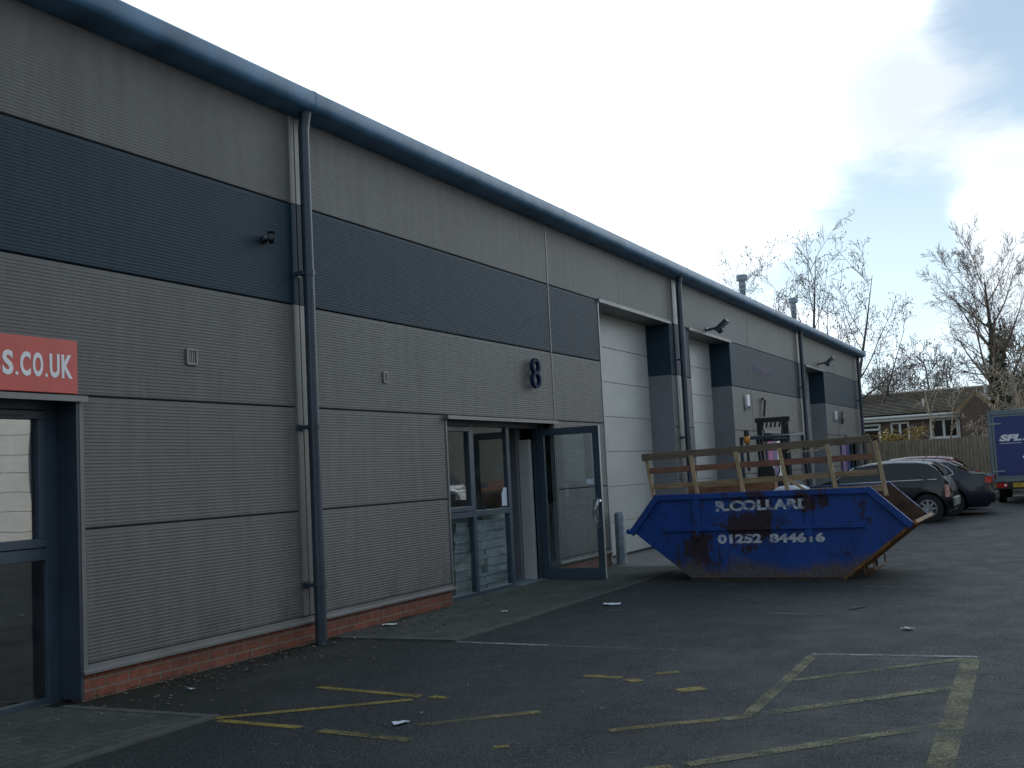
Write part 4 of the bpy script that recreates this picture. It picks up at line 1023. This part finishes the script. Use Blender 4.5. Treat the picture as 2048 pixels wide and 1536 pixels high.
# box truck
K = thing('box_truck', (37.5, -5.75, 0), 'blue box truck with its right rear door open at the edge of the car park', 'truck')
xr, y0, y1, zb, zt = 35.0, -6.92, -4.62, .70, 2.66
m = MB()
m.box(xr+.06, xr+4.2, y0+.02, y0+.06, zb, zt-.02); m.box(xr+.06, xr+4.2, y1-.06, y1-.02, zb, zt-.02); m.box(xr+.06, xr+4.2, y0+.06, y1-.06, zt-.06, zt-.02); m.box(xr+4.14, xr+4.2, y0+.06, y1-.06, zb, zt-.06); m.box(xr+.06, xr+4.14, y0+.06, y1-.06, zb, zb+.06)
m.build('box_body', MT['truckblue'], K)
m = MB(); m.box(xr, xr+.08, y0, y0+.10, zb-.05, zt); m.box(xr, xr+.08, y1-.10, y1, zb-.05, zt); m.box(xr-.01, xr+.08, y0+.1, y1-.1, zt-.13, zt+.012); m.box(xr, xr+.08, y0+.1, y1-.1, zb-.09, zb+.03)
m.build('rear_frame', MT['alu'], K, bevel=.01)
yc = (y0+y1)/2
d1 = MB().box(xr+.01, xr+.05, yc+.02, y1-.11, zb+.035, zt-.135).build('rear_door', MT['truckblue'], K, bevel=.006)
ORG[d1] = ORG[K]
m = MB(); m.box(xr-.004, xr+.009, yc+.02, yc+.10, zb+.035, zt-.135); m.box(xr-.004, xr+.009, y1-.17, y1-.11, zb+.035, zt-.135); m.box(xr-.003, xr+.009, yc+.1, y1-.17, zb+.035, zb+.08); m.box(xr-.003, xr+.009, yc+.1, y1-.17, zt-.18, zt-.135); m.build('door_edging', MT['alu'], d1)
for z in (zb+.22, zt-.38): MB().box(xr-.02, xr-.004, y1-.36, y1-.03, z-.022, z+.022).build('hinge', MT['steel'], d1, bevel=.004)
m = MB(); m.box(xr-.03, xr-.004, yc+.10, yc+.27, zb+.56, zb+.66); m.bar((xr-.04,yc+.12,zb+.61), (xr-.04,yc+.30,zb+.60), .02, .03); m.build('latch', MT['chrome'], d1, bevel=.004)
m = MB(); lettering(m, 'SFL', (xr+.006, y1-.27, zb+1.07), (0,-1,0), (0,0,1), .60, .19, .004, .055, .25); m.lathe([(0,0),(.035,0)], (xr+.004, y1-.93, zb+1.10), 'x', 12)
m.box(xr+.005, xr+.0095, yc+.30, y1-.28, zb+1.005, zb+1.018); m.build('lettering', MT['signwhite'], d1)
# open right-hand door folded back along the side
m = MB(); m.box(xr+.05, xr+1.12, y0-.09, y0-.05, zb+.03, zt-.13); m.build('rear_door', MT['truckblue'], K, bevel=.006)
MB().box(xr+.3, xr+1.6, y0+.2, yc-.2, zb+.06, zb+.85).build('load', MT['dark'], K, bevel=.03)
m = MB(); m.box(xr+.02, xr+.12, y0+.05, y1-.05, zb-.30, zb-.10); m.build('rear_bumper', MT['black'], K, bevel=.01)
m = MB(); m.box(xr+.005, xr+.019, y1-.40, y1-.12, zb-.24, zb-.12); m.build('tail_lamp', MT['redlens'], K)
m = MB(); m.lathe([(0,-.004),(.035,0)], (xr+.004, y1-.34, zb-.18), 'x', 12); m.build('reflector', MT['white'], K)
m = MB(); m.box(xr+.004, xr+.019, y1-1.06, y1-.54, zb-.245, zb-.125); pl = m.build('number_plate', MT['plate'], K); ORG[pl] = ORG[K]
m = MB(); lettering(m, 'KJ05 KXB', (xr+.0035, y1-.57, zb-.225), (0,-1,0), (0,0,1), .46, .08, .001, .01); m.build('lettering', MT['black'], pl)
m = MB(); m.box(xr-.12, xr+.02, y1-1.10, y1-.52, zb-.375, zb-.345); m.build('step', MT['yellow'], K, bevel=.006)
m = MB(); m.box(xr+.3, xr+6, y0+.7, y0+.8, zb-.2, zb-.05); m.box(xr+.3, xr+6, y1-.8, y1-.7, zb-.2, zb-.05); m.build('chassis', MT['black'], K)
for wx in (xr+1.1, xr+4.9):
    for y in (y0+.18, y1-.18):
        m = MB(); m.lathe([(.2,-.12),(.35,-.11),(.36,-.08),(.36,.08),(.35,.11),(.2,.12)], (wx, y, .36), 'y', 28); ty = m.build('wheel', MT['tyre'], K, smooth=True); ORG[ty] = ORG[K]
        m = MB(); m.lathe([(0,-.08),(.2,-.08)], (wx, y, .36), 'y', 20); m.lathe([(0,.08),(.2,.08)], (wx, y, .36), 'y', 20); m.build('rim', MT['steel'], ty)
m = MB(); m.prism([(xr+4.25,.45),(xr+6.1,.45),(xr+6.1,1.2),(xr+5.7,1.35),(xr+5.3,2.1),(xr+4.25,2.15)], 'y', y0+.15, y1-.15); m.build('cab', MT['cpwhite'], K, bevel=.05, seg=3)

# forklift
F = thing('forklift', (22.6, -1.3, 0), 'black forklift with a tall mast and amber beacon standing behind the skip', 'forklift')
m = MB(); m.prism([(-.80,.25),(-.80,.95),(-.86,1.08),(-.95,1.13),(-1.58,1.13),(-1.68,1.08),(-1.74,.95),(-1.74,.25)], 'x', 22.0, 22.45); cw = m.build('counterweight', MT['black'], F, bevel=.04, seg=3); ORG[cw] = ORG[F]
m = MB(); m.box(22.45, 23.7, -1.72, -.80, .3, .72); m.box(22.45, 22.9, -1.6, -.9, .72, 1.05); m.build('chassis', MT['dkletter'], F, bevel=.03)
m = MB(); lettering(m, 'Linde', (21.995, -1.10, 1.0), (0,-1,0), (0,0,1), .30, .085, .004, .0, .35); m.tube([(21.992,-1.02,1.0),(21.992,-1.10,1.07),(21.992,-1.2,1.10),(21.992,-1.30,1.085)], .006, 5); m.build('lettering', MT['signwhite'], cw)
m = MB()
for y in (-.80, -1.74):
    m.bar((22.1,y,1.0), (22.1,y,2.0), .06, .07); m.bar((22.1,y,2.0), (23.4,y,2.06), .06, .06); m.bar((23.4,y,2.06), (23.75,y,.7), .06, .07)
m.bar((22.1,-.77,2.0), (22.1,-1.77,2.0), .07, .06)
for q in range(5): m.bar((22.3+q*.25,-.8,2.025+q*.01), (22.3+q*.25,-1.74,2.025+q*.01), .035, .03)
m.build('overhead_guard', MT['pipe'], F, bevel=.006)
m = MB(); m.box(22.08, 22.3, -1.76, -1.42, 1.955, 2.035); m.build('work_light', MT['flashlt'], F, bevel=.01)
m = MB(); m.tube([(22.05,-.93,1.35),(22.05,-.93,1.95)], .028, 8); m.build('beacon_post', MT['black'], F)
m = MB(); m.lathe([(.05,1.90),(.065,1.92),(.065,2.02),(.05,2.04),(0,2.045)], (22.03,-.93,0), 'z', 16); m.build('beacon', MT['amber'], F, smooth=True)
m = MB(); m.lathe([(.055,2.045),(.055,2.16),(0,2.165)], (22.03,-.93,0), 'z', 14); m.build('beacon_cap', MT['black'], F, smooth=True)
m = MB(); m.prism([(-.94,1.08),(-.97,1.40),(-1.02,1.47),(-1.25,1.47),(-1.31,1.38),(-1.33,1.08)], 'x', 22.55, 22.68); m.box(22.68, 23.05, -1.35, -.93, 1.05, 1.15); m.build('seat', MT['black'], F, bevel=.03, seg=3)
m = MB(); m.tube([(23.2+.0, -1.1+.17*cos(a*pi/10), 1.35+.17*sin(a*pi/10)) for a in range(21)], .014, 6); m.tube([(23.2,-1.1,1.35),(23.5,-1.1,1.0)], .02, 6); m.build('steering_wheel', MT['black'], F)
m = MB()
for y in (-.74, -1.30):
    m.box(23.85, 23.98, y-.065, y+.05, .08, 2.43)
m.box(23.84, 23.99, -1.40, -.66, 2.36, 2.46); m.box(23.86, 23.97, -1.25, -.79, 1.95, 2.03); m.box(23.86, 23.97, -1.25, -.79, .5, .62)
m.build('mast', MT['black'], F, bevel=.006)
m = MB()
for q, y in enumerate((-.84, -.93, -1.02, -1.11, -1.20)):
    m.tube([(23.83,y,2.37),(23.82,y+.01,2.30+.02*(q % 2)),(23.83,y+.03,2.25)], .02, 6)
for y in (-.80, -1.24): m.tube([(23.82,y,2.36),(23.82,y,1.0)], .018, 6)
for sg, y in ((1,-.72), (-1,-1.36)): m.tube([(23.82,y,2.35),(23.82,y-sg*.12,2.22),(23.83,y-sg*.15,2.05)], .016, 6)
m.build('hoses', MT['black'], F, smooth='all')
m = MB()
for y in (-.85, -1.25): m.box(24.0, 25.0, y-.06, y+.06, .08, .12); m.box(24.0, 24.05, y-.06, y+.06, .1, .7)
m.build('fork', MT['steel'], F)
for x, y, r_ in ((22.3,-.86,.24), (22.3,-1.68,.24), (23.6,-.78,.3), (23.6,-1.76,.3)):
    m = MB(); m.lathe([(0,-.09),(r_*.6,-.09),(r_,-.08),(r_,.08),(r_*.6,.09),(0,.09)], (x, y, r_), 'y', 24); m.build('wheel', MT['tyre'], F, smooth=True)

# ------------------------------------------------------------------ fence, house
FE = thing('garden_fence', (45, -3.5, 0), 'tall closeboard timber fence at the end of the car park', 'fence')
y = 4.0; 
for pnl in range(8):
    m = MB(); n = 15
    for q in range(n):
        ya = y-1.80*q/n; hz_ = rng.uniform(-.012,.012); th = rng.uniform(0,.012)
        m.prism([(44.80+th,ya),(44.835+th,ya),(44.85+th,ya-.128),(44.838+th,ya-.128)], 'z', .16, 2.10+hz_+pnl*-.008)
    m.build('fence_panel', MT['fence'], FE)
    MB().box(44.80, 44.95, y-1.8-.1, y-1.8, 0, 2.16-pnl*.008).build('fence_post', MT['fence'], FE, bevel=.01)
    MB().box(44.83, 44.87, y-1.8, y, .0, .155).build('gravel_board', MT['conc'], FE)
    y -= 1.9
# bungalow, turned a little; built along the axes and then rotated about its corner
HB = thing('bungalow', (0, 0, 0), 'brick bungalow with a brown tiled roof and white windows behind the fence', 'house')
hx, g0 = 0.0, .75
eave, ridge, dep, yl, yr = 2.50+.0, 4.35-.75+.0, 3.6, 7.0, -6.2
MB().box(.35, 7.0, yr+.2, yl, 0, eave-.05).build('wall', MT['brick2'], HB)
rf = MB(); nc = 15
sl_ = (ridge-eave)/dep
for q in range(nc):
    a = q/nc; b = (q+1)/nc
    xa, xb = -.05+a*dep, -.05+b*dep+.05; za, zb2 = eave+a*(ridge-eave), eave+b*(ridge-eave)
    rf.prism([(xa-.02,za+.115),(xb,zb2+.03),(xb,zb2+.0),(xa-.02,za+.08)], 'y', yr, yl)
rf.prism([(0,eave+.0),(dep,ridge-.0),(dep,ridge-.05),(0,eave-.05)], 'y', yr+.02, yl-.02)
rf.prism([(dep,ridge+.02),(7.4,eave),(7.4,eave-.06),(dep,ridge-.04)], 'y', yr, yl)
roof = rf.build('roof', MT['tile'], HB); ORG[roof] = ORG[HB]
m = MB()
yy = yl
while yy > yr:
    m.tube([(dep-.02,yy,ridge+.03),(dep-.02,yy-.32,ridge+.03)], .09, 8); yy -= .33
m.build('ridge_tiles', MT['tile'], roof)
m = MB(); m.box(-.02, .0, yr, yl, eave-.20, eave-.02); m.build('fascia', MT['upvc'], HB)
m = MB(); m.tube([(-.08,yr,eave-.06),(-.08,yl,eave-.06)], .055, 8); m.build('gutter', MT['upvc'], HB, smooth=True)
MB().box(0, .35, yr+.1, yl, eave-.22, eave-.19).build('soffit', MT['upvc'], HB)
m = MB(); m.tube([(-.08,-2.62,eave-.08),(.27,-2.62,eave-.35),(.27,-2.62,.1)], .045, 8); m.build('downpipe', MT['upvc'], HB, smooth=True)
def win(y1_, y0_, z0, z1, mull=1):
    fr = frame_box.__call__ if False else None
    m = MB(); w_ = .08; x = .30
    m.box(x, x+.06, y0_, y1_, z0, z0+w_); m.box(x, x+.06, y0_, y1_, z1-w_, z1); m.box(x, x+.06, y0_, y0_+w_, z0+w_, z1-w_); m.box(x, x+.06, y1_-w_, y1_, z0+w_, z1-w_)
    for q in range(1, mull+1):
        yc_ = y0_+(y1_-y0_)*q/(mull+1); m.box(x+.001, x+.059, yc_-.05, yc_+.05, z0+w_, z1-w_)
    m.box(.22, .34, y0_-.05, y1_+.05, z0-.06, z0)
    wn = m.build('window', MT['upvc'], HB); ORG[wn] = ORG[HB]
    MB().box(x+.02, x+.03, y0_+w_, y1_-w_, z0+w_, z1-w_).build('pane', MT['cglass'], wn)
win(-1.38, -2.55, 1.42, 2.26, 1); win(.28, -.52, 1.25, 2.22, 1); win(1.55, .72, 1.25, 2.2, 0)
m = MB(); m.box(.1, .34, .72, 1.6, 1.92, 2.0); m.build('canopy', MT['upvc'], HB)
m = MB(); m.prism([(-2.75,2.45),(-3.55,3.22),(-4.35,2.45)], 'x', -.6, 1.1); m.build('porch_roof', MT['tile'], HB)
MB().prism([(-2.90,0.0),(-2.90,2.42),(-3.55,3.05),(-4.2,2.42),(-4.2,0)], 'x', -.64, -.601).build('porch_wall', MT['brick2'], HB)
m = MB(); m.bar((-.68,-2.70,2.40),(-.68,-3.56,3.24),.05,.15,(0,1,1)); m.bar((-.68,-4.4,2.40),(-.68,-3.54,3.24),.05,.15,(0,-1,1)); m.build('barge_board', MT['wtan'], HB)
def vent_pipe(y_, f_, h, mt, w2=.045):
    x_ = f_*dep; z_ = eave+f_*(ridge-eave)
    m = MB(); m.tube([(x_,y_,z_),(x_,y_,z_+h)], w2, 8); m.box(x_-.16, x_+.12, y_-.15, y_+.15, z_-.08, z_+.04); m.build('vent_pipe', MT[mt], HB)
vent_pipe(-1.0, .28, .38, 'upvc'); vent_pipe(1.05, .8, .62, 'black', .06); vent_pipe(-1.98, .9, .3, 'upvc'); vent_pipe(-3.35, .62, .5, 'cream', .07)
HB.location = (51.0, 0, g0); HB.rotation_euler = (0, 0, R(-9))

# ------------------------------------------------------------------ across the yard (seen only in the window glass)
OB = thing('opposite_unit', (25, -21, 0), 'sunlit pale unit with white roller doors reflected in the windows', 'building')
def seg_wall(x0, x1): MB().box(x0, x1, -24, -20.0, 1.2, 5.6).build('wall', MT['clad'], OB); MB().box(x0, x1, -24, -19.95, 0, 1.195).build('brick_base', MT['brick3'], OB)
ex = [(-30, 8), (12.5, 18.4), (23.4, 26), (30.5, 37), (41, 64)]
for a, b in ex: seg_wall(a, b)
for (a0, a1), (b0, b1) in zip(ex[:-1], ex[1:]):
    MB().box(a1, b0, -24, -20.0, 4.6, 5.6).build('door_lintel', MT['band'], OB)
    m = MB(); zq = 0
    while zq < 4.58: m.box(a1, b0, -20.3, -20.22, zq+.008, min(zq+.56, 4.6)); zq += .568
    m.box(a1, b0, -20.31, -20.28, 0, 4.6); m.build('roller_door', MT['cpwhite'], OB)
MB().prism([(-19.7,5.6),(-24,6.6),(-30,5.6),(-30,5.5),(-19.7,5.5)], 'x', -30.2, 64.2).build('roof', MT['roof'], OB)
V = car('white_van', 37.7, -18.0, 'white van parked across the yard, seen only as a reflection', 'cpwhite', 4.6, .95,
    [(0,1.5),(.03,1.9),(.2,1.98),(2.9,1.98),(3.2,1.85),(3.75,1.2),(3.9,1.14),(4.4,1.0),(4.55,.85),(4.6,.6)],
    [(0,1.2),(.1,1.25),(3.7,1.15),(4.6,.6)], .86, .4, 3.5, (.85,3.75), .33, 6,
    [(2.55,3.15, lambda l: 1.22, lambda l: 1.78), (3.15,3.6, lambda l: 1.2, lin(3.15,1.78,3.6,1.25))],
    [2.5, 3.5], [(.01,.2,.8,1.2,'redlens')], (.002,.02,.4), (3.22,3.72,.9), None, (.4,2.8))
V['category'] = 'van'; del V['group']
# ------------------------------------------------------------------ trees and shrubs
def grow(mbs, p, d, Ln, r, lev, P, rg):
    n = P['n'][lev]; pts = [p.copy()]; rad = [r]; dirs = []
    d = d.normalized(); step = Ln/n
    for i in range(n):
        j = P['jit'][lev]
        d = (d + Vector((rg.uniform(-j,j), rg.uniform(-j,j), rg.uniform(-j,j))) + Vector((0,0,P['up'][lev]))).normalized()
        p = p + d*step; pts.append(p.copy()); dirs.append(d.copy())
        rad.append(max(r*(1-(i+1)/n*P['tap'][lev]), P['rmin']))
    sides = 9 if lev == 0 else (6 if r > .05 else (4 if r > .02 else 3))
    mbs[min(lev, 1)].tube(pts, rad, sides, cap=False)
    if lev+1 < len(P['n']):
        k = P['kids'][lev]
        for q in range(k):
            t = P['from'][lev] + (1-P['from'][lev])*(q+rg.random())/k
            f = t*n; i = min(int(f), n-1); pos = pts[i].lerp(pts[i+1], f-i)
            dd = dirs[i]; a = rg.uniform(0, 2*pi)
            s_ = dd.cross(Vector((cos(a), sin(a), .3)))
            if s_.length < .05: s_ = dd.cross(Vector((1,0,0)))
            s_.normalize(); s_ = (s_ - dd*s_.dot(dd)).normalized()
            ang = R(rg.uniform(*P['ang'][lev]))
            nd = dd*cos(ang) + s_*sin(ang)
            ln = Ln*P['len'][lev]*(1-P['short'][lev]*t)*rg.uniform(.75, 1.2)
            rr = max(min(rad[i]*P['rk'][lev], rad[i]*.9), P['rmin'])
            grow(mbs, pos, nd, ln, rr, lev+1, P, rg)
    elif P.get('cones') and rg.random() < P['cones']:
        e = pts[-1]
        for _ in range(rg.randint(1, 2)):
            c = e + Vector((rg.uniform(-.14,.14), rg.uniform(-.14,.14), rg.uniform(-.16,.06))); q = rg.uniform(.018,.036)
            mbs[1].add([c+Vector((q,0,0)), c+Vector((-q*.5,q*.8,0)), c+Vector((-q*.5,-q*.8,0)), c+Vector((0,0,q*1.5)), c-Vector((0,0,q*1.5))], [(0,1,3),(1,2,3),(2,0,3),(1,0,4),(2,1,4),(0,2,4)])
def tree(name, label, base, P, height, r, bark, twig, seed, d0=(0,0,1), stems=None, cat='tree', group=None):
    rg = random.Random(seed); t = thing(name, base, label, cat, group)
    mbs = (MB(), MB())
    for dd, hh, rr in (stems or [(d0, height, r)]):
        grow(mbs, Vector(base)-Vector((0,0,.1)), Vector(dd), hh, rr, 0, P, rg)
    mbs[0].build('trunk', MT[bark], t, smooth='all'); mbs[1].build('crown', MT[twig], t, smooth='all')
    return t
def leaves(mb, c, rad, n, size, rg, shell=.25):
    c = Vector(c)
    k = 0
    lumps = [(Vector((rg.gauss(0,.45), rg.gauss(0,.45), rg.gauss(0,.45))), rg.uniform(.35,.6)) for _ in range(14)]
    while k < n:
        lc, lr = rg.choice(lumps); v = Vector((rg.gauss(0,1), rg.gauss(0,1), rg.gauss(0,1))).normalized()*lr*rg.random()**.45 + lc
        p = c + Vector((v.x*rad[0], v.y*rad[1], v.z*rad[2])); s_ = size*rg.uniform(.6,1.3)
        a = Vector((rg.gauss(0,1), rg.gauss(0,1), rg.gauss(0,1))).normalized(); b = a.cross(Vector((rg.gauss(0,1), rg.gauss(0,1), rg.gauss(0,1)))).normalized()
        mb.add([p-a*s_, p+b*s_*.55, p+a*s_, p-b*s_*.55], [(0,1,2,3)]); k += 1
BIG = dict(n=(9,7,5,4,3), jit=(.035,.07,.08,.10,.12), up=(.02,.075,.07,.05,.03), tap=(.86,.85,.8,.7,.6), kids=(18,9,7,4), ang=((38,62),(25,55),(25,55),(25,60)), len=(.60,.46,.48,.5), short=(.55,.35,.3,.2), rk=(.42,.5,.55,.6), **{'from':(.26,.22,.2,.2)}, rmin=.0085)
BIG['rmin'] = .0065
tree('bare_tree', 'tall bare tree with an ivy covered trunk above the blue truck', (50.2,-4.35,.75), BIG, 7.9, .24, 'barkdark', 'barkbrown', 5)
bt = [o for o in col.objects if o.name == 'bare_tree'][0]
m = MB(); rg = random.Random(3)
for q in range(2300):
    z = rg.uniform(.3, 6.2)*rg.uniform(.7,1); a = rg.uniform(0,2*pi); rr = (.40-.03*z)*rg.uniform(.75,1.25); s_ = rg.uniform(.05,.11)
    p = Vector((50.2+rr*cos(a), -4.35+rr*sin(a), .75+z)); u = Vector((rg.gauss(0,1), rg.gauss(0,1), rg.gauss(0,1))).normalized(); v = u.cross(Vector((rg.gauss(0,1),rg.gauss(0,1),.2))).normalized()
    m.add([p-u*s_, p+v*s_*.7, p+u*s_, p-v*s_*.7], [(0,1,2,3)])
m.build('ivy', MT['ivy'], bt)
ALD = dict(n=(9,7,6,4), jit=(.05,.11,.13,.16), up=(.03,.05,.05,.03), tap=(.96,.9,.75,.6), kids=(9,6,5), ang=((28,55),(30,60),(30,65)), len=(.46,.44,.42), short=(.5,.35,.2), rk=(.42,.5,.6), **{'from':(.30,.2,.15)}, rmin=.0095, cones=.7)
tree('alder_tree', 'bare alder with dangling cones, leftmost behind the warehouse roof', (52.5,6.1,.2), ALD, 10.3, .15, 'barkdark', 'barkdark', 21, stems=[((.0,.14,1), 10.2, .15), ((.05,-.12,1), 9.6, .13)], group='alders behind the warehouse')
tree('alder_tree', 'tallest bare alder with dangling cones, behind the farther roof flue', (53,3.7,.2), ALD, 11.4, .17, 'barkdark', 'barkdark', 33, stems=[((-.02,-.02,1), 11.0, .18), ((.0,-.16,1), 8.6, .11)], group='alders behind the warehouse')
tree('alder_tree', 'bare alder leaning out past the end of the warehouse roof', (53,2.6,.2), ALD, 10.6, .16, 'barkdark', 'barkdark', 48, stems=[((.0,-.17,1), 9.9, .16), ((.0,-.62,1), 7.8, .10)], group='alders behind the warehouse')
BGT = dict(n=(7,6,5,4), jit=(.05,.10,.12,.14), up=(.02,.05,.04,.03), tap=(.85,.85,.75,.6), kids=(20,9,7), ang=((35,70),(25,60),(25,60)), len=(.52,.42,.45), short=(.5,.3,.2), rk=(.45,.5,.6), **{'from':(.2,.15,.1)}, rmin=.014)
kinds = ['%s bare round-headed tree in the wood behind the bungalow' % q for q in ('grey-brown',)]
arch = []
where = ['first tree from the building corner', 'second tree from the building corner', 'third tree from the building corner', 'just left of the ivy covered trunk', 'directly behind the ivy covered trunk', 'above the blue truck, at the edge of the view', 'farther back above the bungalow ridge', 'farther back behind the black vent pipe', 'farther back near the ivy covered trunk']
pos = [(78,6.6,5.4), (76,3.3,6.0), (79,.2,6.5), (75,-3.0,6.8), (77,-6.2,7.4), (73,-8.2,7.2), (86,1.8,7.0), (88,5.2,6.2), (86,-4.6,7.8)]
for i, (x, y, h) in enumerate(pos):
    lab = 'bare tree beyond the bungalow, ' + where[i]
    if i < 3:
        t = tree('bare_tree', lab, (x, y, .7), BGT, h, .19, 'bark', 'bark', 60+i, group='bare trees beyond the bungalow'); arch.append((t, h))
    else:
        t0, h0 = arch[i % 3]; t = dup(t0, (x, y, .7), lab); t.scale = (h/h0*1.05,)*3; t.rotation_euler = (0, 0, 1.3*i)
SM = dict(n=(6,5,4,3), jit=(.12,.2,.25,.3), up=(.01,-.02,-.05,-.03), tap=(.8,.8,.7,.6), kids=(6,4,3), ang=((25,55),(30,65),(30,65)), len=(.5,.45,.5), short=(.4,.3,.2), rk=(.5,.55,.6), **{'from':(.35,.2,.1)}, rmin=.009)
tree('pale_tree', 'small pale twin-stemmed tree in front of the bungalow window', (49.3,-2.02,.75), SM, 3.6, .07, 'barkpale', 'barkpale', 8, stems=[((0,.13,1), 3.7, .06), ((0,-.16,1), 3.5, .055)])
SH = dict(n=(5,4,3,3), jit=(.15,.25,.3,.3), up=(.0,-.04,-.04,-.02), tap=(.8,.8,.7,.6), kids=(7,5,3), ang=((25,60),(30,65),(30,65)), len=(.5,.5,.5), short=(.3,.3,.2), rk=(.5,.55,.6), **{'from':(.2,.15,.1)}, rmin=.011)
def st(n_, h, rr, sd_, sp_=.5):
    g_ = random.Random(sd_); return [((g_.uniform(-sp_,sp_), g_.uniform(-sp_,sp_), 1), h*g_.uniform(.7,1.1), rr) for _ in range(n_)]
tree('twiggy_shrub', 'tangled straw-coloured shrub over the porch gable', (47.6,-3.75,.75), SH, 2.2, .03, 'barkpale', 'barkpale', 12, stems=st(4, 1.9, .03, 4), cat='shrub')
tree('twiggy_shrub', 'tall pale twiggy shrub rising behind the blue truck', (48.6,-5.6,.75), SH, 4.2, .05, 'barkpale', 'barkpale', 14, stems=st(7, 3.9, .045, 5, .35), cat='shrub')
tree('twiggy_shrub', 'brown tangled hedge shrub right of the ivy covered tree', (52.5,-7.0,.75), SH, 5, .05, 'barkbrown', 'barkbrown', 15, stems=st(9, 5.0, .05, 6, .35), cat='shrub')
t = thing('yellow_bush', (46.3,-.72,.75), 'rounded yellow-leaved bush showing above the fence', 'bush')
m = MB(); rg = random.Random(9)
for q in range(14):
    a = rg.uniform(0,2*pi); m.tube([(46.3,-.72,.7), (46.3+.25*cos(a),-.72+.3*sin(a),1.5), (46.3+.55*cos(a),-.72+.75*sin(a),rg.uniform(2.1,2.75))], [.02,.014,.006], 4)
m.build('stems', MT['barkbrown'], t)
m = MB(); leaves(m, (46.3,-.72,2.2), (.62,.95,.55), 2600, .045, rg); m.build('foliage', MT['leafyellow'], t)
t = thing('ivy_shrub', (43.4,.75,0), 'dark green ivy shrub growing at the end of the warehouse', 'shrub')
m = MB(); m.tube([(43.4,.75,0),(43.3,.7,1.5),(43.4,.72,3.0)], [.05,.04,.02], 6); m.build('stem', MT['barkbrown'], t)
m = MB(); leaves(m, (43.4,.75,2.0), (.4,.42,1.5), 1700, .06, rg); m.build('foliage', MT['ivy'], t)
# trees beyond the opposite unit (mirrored in the glazing)
for i, (x, y) in enumerate(((33,-33), (44,-35), (54,-34))):
    t = dup(arch[i % 3][0], (x, y, 0), 'bare tree beyond the opposite unit, %s seen in the glass' % ('first', 'second', 'third')[i]); t.scale = (1.3,)*3; t.rotation_euler = (0,0,i*2.1+.4)

# ------------------------------------------------------------------ litter
def scrap(name, x, y, w_, h, a, mat, label, z=.006, cat='litter'):
    m = MB(); n = 5; vs = []
    for i in range(n):
        for j in range(n):
            u, v = (i/(n-1)-.5)*w_, (j/(n-1)-.5)*h
            vs.append((x+u*cos(a)-v*sin(a), y+u*sin(a)+v*cos(a), z+.004+rng.uniform(0,.012)))
    m.add(vs, [(i*n+j, (i+1)*n+j, (i+1)*n+j+1, i*n+j+1) for i in range(n-1) for j in range(n-1)])
    return tag(m.build(name, MT[mat], smooth='all'), label, cat)
scrap('paper_scrap', 11.83, -1.91, .16, .19, .3, 'paper', 'white and blue scrap of paper on the asphalt before the skip')
scrap('paper_scrap', 9.95, -.17, .10, .15, .5, 'signwhite', 'white paper scrap on the paving by the brick plinth', .016)
scrap('paper_scrap', 6.0, -2.78, .06, .10, 1.0, 'paper', 'bluish paper scrap near the yellow dashes')
scrap('paper_scrap', 6.62, -.52, .05, .07, .2, 'paper', 'tiny pale scrap below the nearest cladding panel')
scrap('paper_scrap', 10.3, -5.25, .10, .08, .9, 'flashlt', 'crumpled white paper at the right of the empty bay')
scrap('twig_litter', 11.7, -4.6, .04, .30, 1.2, 'barkdark', 'dark stick lying on the asphalt right of the skip')
scrap('paper_scrap', 11.05, -.95, .05, .06, .9, 'signwhite', 'crumb of white litter on the mossy paving', .016)
m = MB(); rg = random.Random(31)
def leaf(x, y, z, s_):
    a = rg.uniform(0, 2*pi); u = Vector((cos(a), sin(a), rg.uniform(-.3,.3)))*s_; v = Vector((-sin(a), cos(a), rg.uniform(-.3,.3)))*s_*.6; p = Vector((x, y, z+s_*.3))
    m.add([p-u, p+v, p+u, p-v], [(0,1,2,3)])
for q in range(700):
    x = rg.uniform(4, 16); y = -abs(rg.gauss(0,.4))-.02; leaf(x, y, .014 if x > 9.2 else .004, rg.uniform(.008,.026))
for q in range(500):
    leaf(rg.uniform(4,26), rg.uniform(-6.2,-.3), .013, rg.uniform(.006,.018))
tag(m.build('fallen_leaves', MT['barkbrown']), 'scattered dead leaves and crumbs of dirt on the asphalt', 'leaf litter', kind='stuff')
m = MB()
for q in range(420):
    x = rg.uniform(4, 12) if q < 300 else rg.uniform(6, 20); y = -abs(rg.gauss(0,.6))-.03 if q < 300 else rg.uniform(-6,-.5); leaf(x, y, .014, rg.uniform(.005,.014))
tag(m.build('pale_crumbs', MT['wpost']), 'pale crumbs and chips scattered along the wall foot', 'litter', kind='stuff')

m = MB(); rg = random.Random(77)
for q in range(130):
    x = rg.choice((rg.uniform(6.1,11.6), rg.uniform(6.1,11.6), rg.uniform(14.8,16.7), rg.uniform(9.2,16.4)))
    y = -.02-abs(rg.gauss(0,.06)) if x < 11.6 or rg.random() < .5 else rg.uniform(-1.4,-.1)
    for k in range(rg.randint(3,7)):
        leaf(x+rg.gauss(0,.03), y+rg.gauss(0,.02), .012+rg.uniform(0,.02), rg.uniform(.008,.022))
tag(m.build('moss_and_weeds', MT['ivy']), 'tufts of moss and weeds along the foot of the brick plinth', 'weeds', kind='stuff')
